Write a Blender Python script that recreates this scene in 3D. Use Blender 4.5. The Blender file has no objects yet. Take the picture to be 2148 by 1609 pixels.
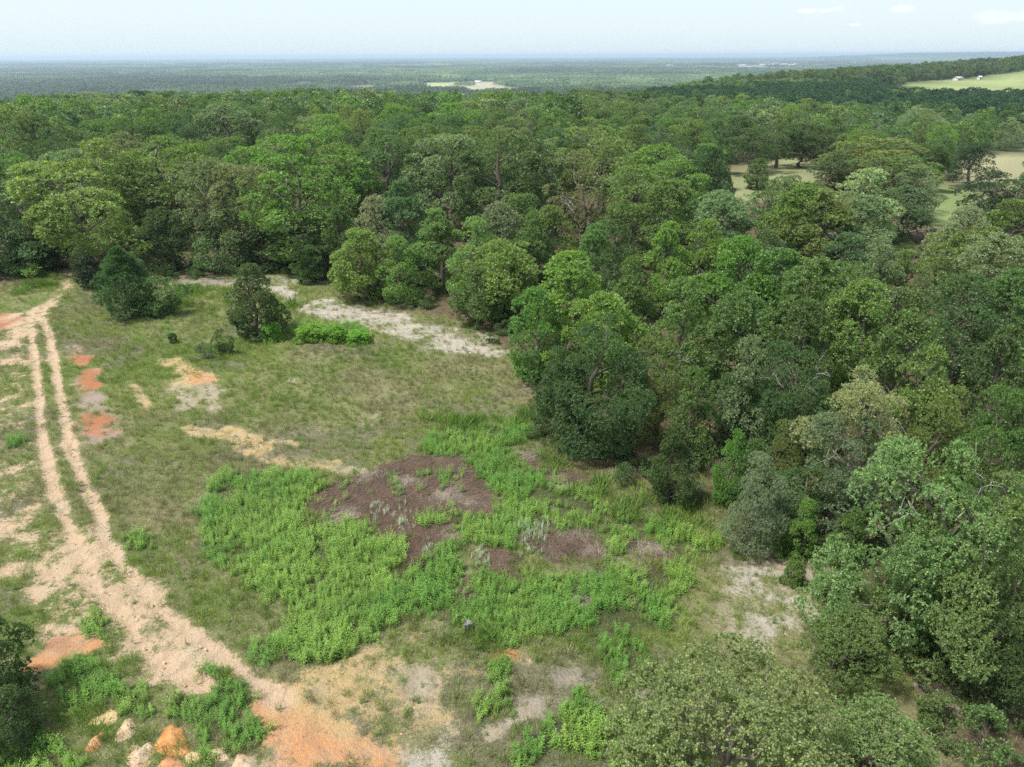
import bpy, math, random
import numpy as np
from mathutils import Matrix, Vector
R = math.radians
scn = bpy.context.scene
COL = scn.collection
# ------------------------------------------------------------------ camera, world, sun, exposure
PITCH, ROLL, CAM_H = 24.77, 0.24, 25.0
cam_d = bpy.data.cameras.new("camera"); cam = bpy.data.objects.new("camera", cam_d); COL.objects.link(cam)
cam_d.sensor_width = 36.0; cam_d.lens = 36.0 * 1490.0 / 2148.0
cam_d.clip_start = 0.5; cam_d.clip_end = 90000.0
cam.matrix_world = Matrix.Translation((0, 0, CAM_H)) @ Matrix.Rotation(R(90 - PITCH), 4, 'X') @ Matrix.Rotation(R(-ROLL), 4, 'Z')
scn.camera = cam
SUN_EL, SUN_AZ = 62.0, -108.0            # azimuth measured from +Y towards +X: the sun stands high to the left, a little behind the camera
w = bpy.data.worlds.new("World"); scn.world = w; w.use_nodes = True
nt = w.node_tree; nt.nodes.clear()
def N(tree, typ, **kw):
    n = tree.nodes.new(typ)
    for k, v in kw.items(): setattr(n, k, v)
    return n
sky = N(nt, 'ShaderNodeTexSky', sky_type='NISHITA', sun_disc=False)
sky.sun_elevation = R(SUN_EL); sky.sun_rotation = R(SUN_AZ); sky.air_density = 1.2; sky.dust_density = 1.6; sky.ozone_density = 2.0; sky.altitude = 150
bg = N(nt, 'ShaderNodeBackground'); bg.inputs[1].default_value = 0.145
wo = N(nt, 'ShaderNodeOutputWorld')
# thin high veil over the whole sky, and a few faint puffs low in the sky
tc = N(nt, 'ShaderNodeTexCoord')
veil = N(nt, 'ShaderNodeMix', data_type='RGBA'); veil.inputs[0].default_value = 0.88
veil.inputs[7].default_value = (2.95, 3.45, 3.68, 1)
nt.links.new(sky.outputs[0], veil.inputs[6])
CLOUDS = [
  (0.348, 0.93633, 0.04675, 0.02286, 0.00457, 0.9),
  (0.36747, 0.92891, 0.04581, 0.01943, 0.00457, 0.75),
  (0.4398, 0.8969, 0.04628, 0.02171, 0.004, 0.45),
  (0.39733, 0.91715, 0.03095, 0.008, 0.00171, 0.4),
  (0.52721, 0.84899, 0.03576, 0.04, 0.01257, 0.35),
]
puff = None
def vmath(op, a, b=None):
    n = N(nt, 'ShaderNodeVectorMath', operation=op); nt.links.new(a, n.inputs[0])
    if b is not None: n.inputs[1].default_value = b
    return n
def fmath(op, a, b):
    n = N(nt, 'ShaderNodeMath', operation=op)
    for i, v in enumerate((a, b)):
        if isinstance(v, (int, float)): n.inputs[i].default_value = v
        else: nt.links.new(v, n.inputs[i])
    return n.outputs[0]
cn = N(nt, 'ShaderNodeTexNoise'); cn.inputs['Scale'].default_value = 38; cn.inputs['Detail'].default_value = 5
cs = vmath('MULTIPLY', tc.outputs['Generated'], (1, 1, 2.2)); nt.links.new(cs.outputs[0], cn.inputs['Vector'])
for (dx, dy, dz, wd, ht, amp) in CLOUDS:
    s = vmath('SUBTRACT', tc.outputs['Generated'], (dx, dy, dz))
    s2 = vmath('MULTIPLY', s.outputs[0], (1 / wd, 1 / wd, 1 / ht))
    ln = N(nt, 'ShaderNodeVectorMath', operation='LENGTH'); nt.links.new(s2.outputs[0], ln.inputs[0])
    e = fmath('SUBTRACT', 1.25, ln.outputs['Value']); e = fmath('ADD', e, fmath('MULTIPLY', fmath('SUBTRACT', cn.outputs[0], 0.5), 3.2))
    mr = N(nt, 'ShaderNodeMapRange', interpolation_type='SMOOTHSTEP'); nt.links.new(e, mr.inputs[0])
    mr.inputs[1].default_value = 0.25; mr.inputs[2].default_value = 1.0; mr.inputs[4].default_value = amp
    puff = mr.outputs[0] if puff is None else fmath('MAXIMUM', puff, mr.outputs[0])
cm = N(nt, 'ShaderNodeMix', data_type='RGBA'); nt.links.new(puff, cm.inputs[0]); nt.links.new(veil.outputs[2], cm.inputs[6])
cm.inputs[7].default_value = (4.3, 4.3, 4.25, 1)
nt.links.new(cm.outputs[2], bg.inputs[0]); nt.links.new(bg.outputs[0], wo.inputs[0])
sd = bpy.data.lights.new("sun", 'SUN'); so = bpy.data.objects.new("sun", sd); COL.objects.link(so)
sd.energy = 4.0; sd.angle = R(10.0); sd.color = (1.0, 0.955, 0.88)
sv = Vector((math.sin(R(SUN_AZ)) * math.cos(R(SUN_EL)), math.cos(R(SUN_AZ)) * math.cos(R(SUN_EL)), math.sin(R(SUN_EL))))
so.rotation_euler = sv.to_track_quat('Z', 'Y').to_euler(); so.location = (-60, -20, 90)
vs = scn.view_settings; scn.display_settings.display_device = 'sRGB'
vs.view_transform = 'Standard'; vs.look = 'None'; vs.gamma = 1.0; vs.use_curve_mapping = False; vs.exposure = 0.92
cy = scn.cycles
cy.max_bounces = 8; cy.diffuse_bounces = 6; cy.glossy_bounces = 2; cy.transmission_bounces = 5; cy.volume_bounces = 0; cy.transparent_max_bounces = 8
cy.use_denoising = False; cy.caustics_reflective = False; cy.caustics_refractive = False; cy.sample_clamp_indirect = 6.0
# ------------------------------------------------------------------ data (world metres)
MOUNDS = [
  (-13.71, 19.93, 1.23, 1.9, 0.55, 0.5, 'orange', 'bright orange clay mound, the largest in the weedy corner'),
  (-17.0, 21.1, 1.31, 0.8, 0.34, 0.75, 'yellow', 'long yellowish clay mound above the rust lump'),
  (-15.87, 20.49, 0.98, 1.1, 0.34, 0.2, 'tan', 'tan clay mound above and left of the bright orange one'),
  (-16.84, 19.94, 0.69, 1.0, 0.36, 0.3, 'rust', 'small rust coloured clay lump left of the tan mounds'),
  (-14.75, 19.29, 0.98, 1.3, 0.4, 0.5, 'tan', 'round tan clay mound left below the bright orange one'),
  (-13.37, 18.87, 1.0, 1.2, 0.3, 0.1, 'rust', 'pale rust clay mound right below the bright orange one'),
  (-12.59, 19.24, 0.56, 0.9, 0.3, 1.2, 'yellow', 'narrow yellow clay mound between two weed clumps'),
  (-11.66, 19.4, 0.68, 1.0, 0.32, 0.8, 'tan', 'narrow tan clay mound right of the narrow yellow one'),
  (-10.63, 18.94, 0.93, 0.9, 0.3, 0.2, 'tan', 'flat tan clay mound nearest the orange bare ground'),
]
CLEAR = [
  (-70.41, 75.77),
  (-62.4, 83.88),
  (-60.12, 90.92),
  (-46.8, 87.81),
  (-39.84, 85.58),
  (-31.68, 89.79),
  (-21.7, 83.89),
  (-19.2, 77.66),
  (-11.04, 73.37),
  (-5.6, 69.5),
  (-1.08, 63.4),
  (1.91, 56.59),
  (1.72, 50.08),
  (2.46, 42.04),
  (6.97, 39.29),
  (9.49, 37.88),
  (11.7, 43.26),
  (13.1, 45.68),
  (14.38, 43.91),
  (14.45, 38.39),
  (15.62, 37.3),
  (19.22, 38.91),
  (21.4, 34.99),
  (18.36, 30.06),
  (16.8, 26.56),
  (16.98, 23.59),
  (17.9, 18.66),
  (13.46, 10.11),
  (-22.28, 10.23),
]
PATCH = [
  ('track', 0.36, 1.4, [(-53.97, 66.59), (-49.99, 68.61), (-43.26, 59.19), (-35.89, 48.0), (-30.54, 39.87), (-28.91, 37.63), (-27.99, 33.7), (-28.51, 31.97), (-30.54, 30.38)]),
  ('track', 0.42, 1.2, [(-31.0, 33.27), (-28.27, 34.16), (-26.86, 34.61), (-24.76, 32.37), (-22.64, 29.94), (-23.73, 29.2), (-25.57, 29.77), (-26.72, 29.22), (-28.46, 28.87)]),
  ('track', 0.62, 0.8, [(-27.13, 34.61), (-24.95, 34.6), (-22.94, 33.06), (-20.86, 30.68), (-19.42, 29.65), (-16.68, 27.15), (-14.39, 25.34), (-13.01, 24.65), (-13.61, 24.08), (-13.41, 22.81), (-13.94, 22.38), (-15.37, 22.47), (-16.75, 23.18), (-17.84, 24.38), (-18.77, 25.07), (-20.59, 25.38), (-21.89, 25.29), (-23.31, 26.11), (-23.99, 27.87), (-25.11, 29.31), (-26.46, 31.66)]),
  ('red', 0.95, 0.8, [(-57.15, 72.7), (-52.5, 72.64), (-50.76, 70.5), (-51.01, 67.92), (-53.38, 67.13)]),
  ('track', 0.7, 0.8, [(-51.01, 67.92), (-51.03, 71.1), (-50.66, 73.88), (-51.1, 75.52), (-47.26, 66.52), (-45.85, 62.68), (-47.8, 61.51)]),
  ('pink', 0.62, 0.8, [(-42.34, 62.88), (-41.52, 63.86), (-35.53, 55.96), (-32.01, 50.4), (-28.36, 45.32), (-29.58, 44.29), (-32.55, 47.2), (-37.54, 54.99)]),
  ('red', 0.82, 0.5, [(-41.21, 61.44), (-40.22, 61.66), (-36.78, 57.93), (-34.39, 54.48), (-33.87, 53.15), (-35.25, 53.17), (-38.29, 57.21)]),
  ('red', 0.74, 0.6, [(-33.02, 48.53), (-30.51, 48.19), (-29.33, 46.35), (-31.01, 46.07)]),
  ('yellow', 0.62, 0.7, [(-33.06, 59.97), (-30.63, 60.4), (-26.43, 56.88), (-23.34, 53.7), (-28.68, 53.01), (-29.12, 55.4)]),
  ('tan', 0.66, 0.7, [(-28.88, 53.48), (-26.81, 53.74), (-25.66, 54.87), (-23.24, 53.42), (-23.05, 50.66), (-22.85, 49.32), (-25.99, 49.02)]),
  ('peach', 0.6, 0.4, [(-28.53, 57.42), (-26.85, 56.89), (-25.25, 54.87), (-26.87, 54.88)]),
  ('white', 0.58, 1.1, [(-23.83, 73.22), (-23.43, 77.19), (-20.29, 77.67), (-16.47, 74.73), (-11.45, 72.59), (-9.87, 68.83), (-5.51, 68.07), (-2.06, 65.98), (0.5, 60.98), (-1.46, 59.63), (-4.98, 60.23), (-8.75, 62.63), (-12.9, 65.84), (-16.15, 67.92), (-19.08, 70.1), (-21.07, 70.13)]),
  ('grey', 0.52, 1.2, [(-44.29, 86.28), (-35.84, 87.64), (-31.19, 88.23), (-22.12, 85.74), (-21.25, 81.92), (-27.66, 82.4), (-23.88, 76.85), (-24.77, 74.35), (-29.26, 82.03), (-37.29, 82.14), (-41.6, 80.31)]),
  ('white', 0.7, 0.5, [(-29.38, 82.42), (-27.08, 82.39), (-23.51, 76.5), (-24.75, 75.17)]),
  ('white', 0.6, 0.6, [(-27.95, 85.41), (-22.61, 85.33), (-22.19, 83.5), (-27.42, 83.57)]),
  ('tan', 0.62, 0.7, [(0.66, 55.59), (2.79, 57.62), (3.06, 54.58), (0.83, 53.46)]),
  ('pink', 0.6, 0.5, [(-64.71, 87.43), (-61.87, 88.69), (-59.93, 86.51), (-63.06, 84.9)]),
  ('pink', 0.7, 0.5, [(-59.09, 90.22), (-58.53, 92.53), (-55.71, 88.6), (-56.56, 86.88)]),
  ('tan', 0.5, 0.9, [(10.57, 32.13), (11.95, 32.12), (12.56, 31.2), (13.35, 29.46), (14.26, 28.64), (14.33, 27.6), (14.91, 26.38), (14.51, 24.15), (13.54, 23.94), (13.46, 24.8), (11.71, 24.48), (10.48, 24.17), (9.66, 25.04), (9.17, 26.41), (9.86, 28.14), (10.96, 29.2), (10.37, 30.91)]),
  ('white', 0.68, 0.6, [(10.98, 31.82), (11.71, 31.97), (11.97, 30.46), (12.88, 29.46), (13.85, 28.25), (14.06, 27.35), (13.28, 27.11), (12.37, 28.13), (11.31, 29.47)]),
  ('white', 0.62, 0.6, [(10.76, 27.5), (12.82, 27.86), (13.71, 26.62), (12.8, 24.8), (11.82, 24.8), (11.44, 25.7)]),
  ('peach', 0.9, 0.8, [(-11.4, 22.67), (-9.73, 21.96), (-8.63, 21.66), (-7.51, 21.17), (-5.79, 20.47), (-4.34, 19.79), (-3.21, 18.14), (-9.37, 18.17), (-9.88, 19.82), (-11.27, 21.67)]),
  ('peach', 0.95, 0.4, [(-13.08, 24.45), (-10.85, 22.93), (-8.87, 21.78), (-9.58, 21.42), (-11.31, 22.42), (-13.14, 24.03)]),
  ('yellow', 0.6, 1.1, [(-9.77, 23.59), (-7.01, 24.85), (-6.28, 25.75), (-5.0, 24.69), (-4.55, 26.52), (-3.74, 25.43), (-2.54, 24.25), (-0.36, 23.96), (0.19, 25.05), (1.17, 24.23), (-0.77, 22.88), (-2.85, 22.63), (-3.6, 21.87), (-2.87, 20.45), (-3.57, 19.79), (-6.23, 20.7), (-8.66, 21.78)]),
  ('tan', 0.75, 0.5, [(-4.92, 24.12), (-3.22, 24.54), (-2.53, 24.11), (-2.93, 23.69), (-3.57, 22.63), (-4.05, 22.25), (-4.58, 23.16)]),
  ('tan', 0.75, 0.35, [(-4.52, 25.28), (-4.08, 25.43), (-3.55, 24.54), (-4.11, 24.69)]),
  ('orange', 0.75, 0.4, [(-0.36, 24.87), (0.53, 25.04), (0.29, 24.09), (-0.47, 24.1)]),
  ('white', 0.66, 0.5, [(0.37, 21.98), (1.1, 22.4), (1.7, 21.97), (0.86, 21.37)]),
  ('grey', 0.45, 1.6, [(1.58, 23.67), (3.78, 24.22), (6.26, 22.33), (5.21, 18.72), (2.26, 18.74), (1.45, 21.13)]),
  ('white', 0.7, 0.4, [(-4.25, 19.16), (-2.98, 19.57), (-2.67, 18.14), (-4.3, 18.15)]),
  ('orange', 1.0, 0.16, [(-14.53, 20.61), (-13.51, 20.68), (-13.22, 20.15), (-13.59, 19.35), (-14.35, 19.36)]),
  ('yellow', 1.0, 0.2, [(-17.35, 20.85), (-16.88, 21.89), (-16.65, 21.56), (-17.18, 20.77)]),
  ('tan', 1.0, 0.2, [(-16.3, 20.46), (-15.56, 20.84), (-15.47, 20.23), (-16.05, 20.24)]),
  ('orange', 1.0, 0.18, [(-17.16, 19.94), (-17.24, 20.39), (-16.58, 20.02), (-16.94, 19.73)]),
  ('yellow', 1.0, 0.2, [(-15.61, 19.36), (-15.16, 19.86), (-14.92, 19.5), (-14.35, 19.22), (-14.09, 18.81), (-14.59, 18.81)]),
  ('peach', 1.0, 0.2, [(-13.97, 19.07), (-13.59, 19.35), (-12.99, 19.14), (-12.62, 18.26), (-13.6, 18.26)]),
  ('yellow', 1.0, 0.2, [(-12.8, 19.28), (-12.44, 19.63), (-12.22, 18.93), (-12.6, 18.8)]),
  ('tan', 1.0, 0.2, [(-11.85, 19.27), (-11.44, 19.7), (-11.41, 19.27), (-11.67, 18.8)]),
  ('tan', 1.0, 0.2, [(-11.19, 18.99), (-10.4, 19.27), (-10.25, 18.79), (-10.95, 18.52)]),
  ('red', 0.9, 0.3, [(-21.63, 25.09), (-20.91, 25.28), (-20.29, 24.3), (-21.09, 23.93)]),
  ('peach', 0.9, 0.35, [(-20.59, 25.79), (-19.92, 26.41), (-19.25, 25.27), (-19.72, 24.88)]),
  ('peach', 0.9, 0.3, [(-22.04, 23.93), (-21.74, 24.4), (-21.4, 23.84), (-21.79, 23.66)]),
  ('yellow', 0.85, 0.3, [(-22.23, 22.77), (-20.66, 23.2), (-20.3, 23.56), (-20.99, 22.59), (-21.81, 22.33)]),
  ('peach', 0.6, 0.4, [(-19.51, 20.71), (-18.46, 20.47), (-18.63, 20.32)]),
  ('white', 0.8, 0.7, [(-71.98, 108.66), (-67.0, 107.62), (-58.51, 94.22), (-64.71, 97.61)]),
  ('white', 0.6, 0.5, [(12.76, 31.7), (14.32, 30.09), (13.06, 29.34), (12.01, 30.89)]),
]
STRIP = [
  ('track', 0.84, 0.42, [(-51.75, 73.1), (-51.03, 71.1), (-46.88, 64.81), (-42.87, 58.75), (-39.22, 53.21), (-36.23, 48.55), (-33.79, 44.67), (-31.68, 41.75), (-29.88, 39.29), (-28.0, 36.84), (-26.27, 34.61), (-24.46, 32.36), (-22.5, 30.06), (-20.97, 28.43), (-19.36, 27.16), (-17.93, 25.66), (-16.64, 24.47), (-15.56, 23.71), (-14.24, 23.11), (-13.44, 22.68)]),
  ('track', 0.84, 0.42, [(-51.29, 73.89), (-49.93, 71.53), (-45.68, 65.7), (-41.75, 59.84), (-39.2, 55.9), (-36.71, 52.0), (-34.42, 48.54), (-32.69, 45.87), (-30.89, 43.29), (-29.02, 40.86), (-26.77, 37.93), (-25.0, 35.61), (-23.46, 33.53), (-22.1, 31.93), (-20.65, 30.43), (-18.61, 28.45), (-17.01, 27.01), (-15.58, 26.05), (-14.39, 25.13), (-13.11, 24.31), (-12.33, 23.74), (-11.03, 22.83), (-9.92, 21.91)]),
  ('track', 0.66, 0.8, [(-53.35, 71.58), (-51.78, 73.58), (-51.9, 76.88), (-53.18, 81.98), (-56.75, 87.96), (-58.13, 91.82)]),
  ('yellow', 0.62, 0.45, [(-31.99, 54.16), (-29.82, 51.67), (-28.56, 49.95)]),
  ('yellow', 0.6, 0.75, [(-23.89, 46.6), (-22.16, 45.77), (-20.57, 45.26), (-18.49, 43.18), (-16.81, 42.07), (-14.67, 41.42), (-12.05, 41.22)]),
  ('yellow', 0.7, 0.55, [(-20.97, 46.35), (-18.61, 44.54), (-17.16, 43.17)]),
  ('yellow', 0.55, 0.4, [(-17.87, 43.85), (-16.89, 44.52), (-15.22, 44.03)]),
  ('tan', 0.55, 0.9, [(-11.03, 47.93), (-10.91, 47.47)]),
  ('tan', 0.4, 0.9, [(-18.49, 55.29), (-16.73, 54.78)]),
  ('tan', 0.5, 0.7, [(-11.27, 40.6), (-9.21, 39.7)]),
  ('tan', 0.7, 0.4, [(-0.91, 20.11), (-0.34, 20.9), (0.46, 21.25)]),
  ('pink', 0.75, 0.8, [(12.77, 44.27), (13.13, 42.27), (13.7, 40.11), (14.3, 38.39)]),
  ('tan', 0.55, 0.6, [(13.94, 31.28), (14.89, 30.28), (15.9, 28.96)]),
  ('pink', 0.5, 1.0, [(18.35, 25.92), (18.26, 23.58), (18.33, 21.04), (18.45, 18.66)]),
]
THATCH = [
  [(-8.11, 41.32), (-5.44, 42.23), (-3.46, 41.74), (-2.87, 39.71), (-1.43, 38.03), (-1.03, 34.98), (-3.3, 35.72), (-3.91, 35.36), (-3.18, 33.95), (-2.91, 32.95), (-4.09, 32.63), (-3.61, 31.69), (-5.13, 31.24), (-5.77, 30.94), (-6.14, 32.97), (-7.95, 33.48), (-8.75, 35.04), (-10.86, 35.05), (-12.12, 35.42), (-12.28, 36.92), (-11.25, 38.72), (-9.97, 39.77)],
  [(0.42, 32.93), (4.0, 33.4), (5.23, 32.57), (4.94, 31.02), (3.31, 31.19), (1.84, 30.75), (1.01, 31.97)],
  [(-2.63, 31.68), (-0.08, 31.97), (0.8, 31.66), (-0.08, 29.89), (-0.74, 29.62), (-1.43, 30.92)],
  [(6.35, 32.72), (8.53, 32.55), (8.16, 30.71), (6.97, 31.62)],
  [(2.75, 28.77), (4.22, 28.77), (4.03, 27.85), (2.87, 27.86)],
  [(-3.0, 29.91), (-2.35, 30.19), (-2.25, 28.28), (-2.88, 28.15)],
  [(2.73, 39.89), (5.11, 39.22), (4.78, 38.18), (2.76, 38.4)],
  [(0.55, 43.15), (2.32, 41.23), (2.04, 40.11), (0.89, 41.24)],
]
WEED = [
  [(-19.7, 39.78), (-18.28, 40.66), (-16.37, 40.64), (-13.66, 40.03), (-12.2, 39.15), (-12.62, 37.77), (-12.73, 36.47), (-11.83, 35.22), (-10.77, 35.55), (-8.56, 34.49), (-7.46, 32.9), (-6.1, 32.89), (-5.59, 31.0), (-3.04, 31.59), (-2.29, 29.81), (-2.77, 27.67), (-4.84, 27.01), (-5.68, 26.37), (-7.1, 25.3), (-8.25, 24.42), (-10.06, 23.87), (-12.18, 23.74), (-12.91, 24.59), (-10.83, 25.77), (-11.62, 27.72), (-13.9, 28.78), (-14.8, 30.67), (-16.82, 31.89), (-18.84, 35.51)],
  [(-6.59, 44.09), (-6.06, 45.49), (-4.0, 45.83), (0.2, 46.91), (1.92, 45.06), (-0.49, 43.36), (0.49, 40.81), (2.34, 39.61), (3.86, 39.03), (4.92, 37.38), (5.02, 35.59), (7.24, 35.09), (9.92, 34.36), (9.55, 30.9), (8.25, 27.26), (7.4, 25.98), (5.16, 26.31), (3.91, 25.38), (2.81, 25.69), (0.75, 25.1), (0.08, 25.11), (-2.2, 26.03), (-2.55, 28.01), (-2.31, 30.2), (-0.4, 30.57), (1.89, 30.17), (4.22, 30.54), (8.02, 30.32), (8.6, 31.93), (6.1, 33.02), (2.08, 34.18), (-0.71, 34.67), (-1.2, 37.96), (-2.37, 40.53), (-4.0, 41.15), (-6.07, 42.43)],
  [(-4.19, 35.9), (-2.16, 35.64), (-0.15, 34.9), (0.39, 32.2), (-0.94, 31.79), (-2.54, 32.22), (-3.61, 33.99)],
  [(-11.44, 37.5), (-10.66, 38.47), (-9.35, 38.13), (-9.25, 36.96), (-10.36, 36.35), (-11.16, 36.66)],
  [(-5.33, 39.96), (-4.1, 40.25), (-3.23, 39.08), (-3.31, 37.87), (-4.52, 37.98)],
  [(-6.25, 38.0), (-5.53, 38.1), (-5.49, 37.14), (-6.2, 37.14)],
  [(-4.19, 32.66), (-2.99, 32.87), (-2.77, 31.59), (-3.94, 31.4)],
  [(-1.22, 32.64), (0.4, 33.06), (0.91, 31.78), (-0.67, 31.58)],
  [(5.1, 32.59), (6.37, 33.02), (6.42, 31.53), (5.06, 31.13)],
  [(4.69, 31.34), (5.63, 31.54), (5.5, 30.54), (4.6, 30.54)],
  [(3.46, 25.39), (5.1, 25.84), (5.85, 24.2), (5.61, 23.38), (4.04, 23.66)],
  [(4.04, 23.66), (5.39, 23.38), (4.98, 22.08), (3.99, 22.34)],
  [(-22.51, 67.31), (-21.27, 68.97), (-18.71, 68.51), (-16.26, 68.48), (-13.87, 65.46), (-14.42, 63.93), (-17.65, 63.96), (-21.25, 64.51)],
  [(-14.4, 21.07), (-14.38, 21.8), (-13.28, 22.29), (-13.69, 23.7), (-13.58, 23.98), (-13.11, 23.89), (-12.41, 23.15), (-11.53, 22.62), (-11.08, 22.11), (-11.71, 21.95), (-11.36, 21.13), (-10.63, 20.74), (-10.14, 19.62), (-10.71, 19.41), (-11.54, 19.63), (-11.88, 20.37), (-12.92, 20.68), (-13.61, 20.91)],
  [(-17.45, 22.74), (-16.45, 22.56), (-15.61, 21.8), (-15.47, 21.08), (-16.35, 21.24)],
  [(-20.66, 23.2), (-20.22, 23.92), (-19.35, 24.2), (-18.95, 23.46), (-19.85, 23.02)],
  [(-18.93, 23.01), (-17.67, 23.18), (-17.14, 22.14), (-17.75, 21.98)],
  [(-19.52, 22.32), (-18.52, 22.4), (-17.94, 21.57), (-18.82, 21.33)],
  [(-20.67, 19.96), (-19.99, 20.4), (-18.82, 19.66), (-17.72, 19.51), (-16.71, 18.28), (-19.58, 18.29)],
  [(-12.79, 20.37), (-12.3, 20.44), (-11.94, 19.49), (-11.83, 18.25), (-12.56, 18.26), (-12.32, 19.35)],
  [(-22.78, 33.22), (-21.74, 33.88), (-20.6, 32.34), (-21.73, 31.92)],
  [(-20.8, 26.78), (-19.68, 27.1), (-18.84, 25.66), (-19.53, 25.67)],
  [(-36.41, 45.39), (-34.97, 45.03), (-34.04, 42.98), (-35.47, 43.66)],
  [(-35.19, 67.73), (-34.22, 67.72), (-33.2, 65.04), (-34.12, 65.31)],
  [(-1.55, 21.62), (-0.34, 21.86), (-0.14, 21.13), (-1.33, 21.02)],
  [(0.25, 20.21), (1.42, 20.43), (0.97, 18.74), (0.23, 18.74)],
  [(2.04, 20.89), (3.62, 20.88), (3.08, 19.54), (2.15, 19.76)],
  [(2.15, 22.6), (3.21, 22.86), (3.5, 21.59), (2.47, 21.36)],
  [(4.15, 20.42), (5.35, 20.64), (4.97, 18.91), (4.11, 18.73)],
  [(-1.21, 23.69), (-0.35, 23.82), (-0.35, 23.14), (-1.09, 23.01)],
  [(10.27, 33.44), (11.94, 32.55), (10.46, 30.9), (9.65, 31.31)],
]
TALLGRASS = [
  [(2.13, 42.04), (7.01, 39.58), (10.75, 36.81), (13.69, 36.27), (13.0, 33.42), (9.94, 33.22), (4.97, 35.1), (2.34, 39.61)],
  [(-41.48, 82.59), (-33.64, 81.52), (-30.79, 73.62), (-37.77, 75.34)],
  [(-27.11, 78.65), (-23.56, 77.72), (-23.07, 71.96), (-25.6, 72.77)],
  [(-62.15, 89.14), (-56.56, 86.88), (-54.23, 80.86), (-57.04, 79.06)],
  [(-6.3, 47.73), (1.7, 49.26), (1.94, 45.78), (-6.1, 45.85)],
  [(-20.91, 20.32), (-17.9, 21.22), (-13.81, 19.62), (-14.09, 18.19), (-19.54, 18.22)],
  [(-5.41, 26.05), (0.54, 25.71), (-0.36, 24.24), (-3.94, 25.13)],
]
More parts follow.
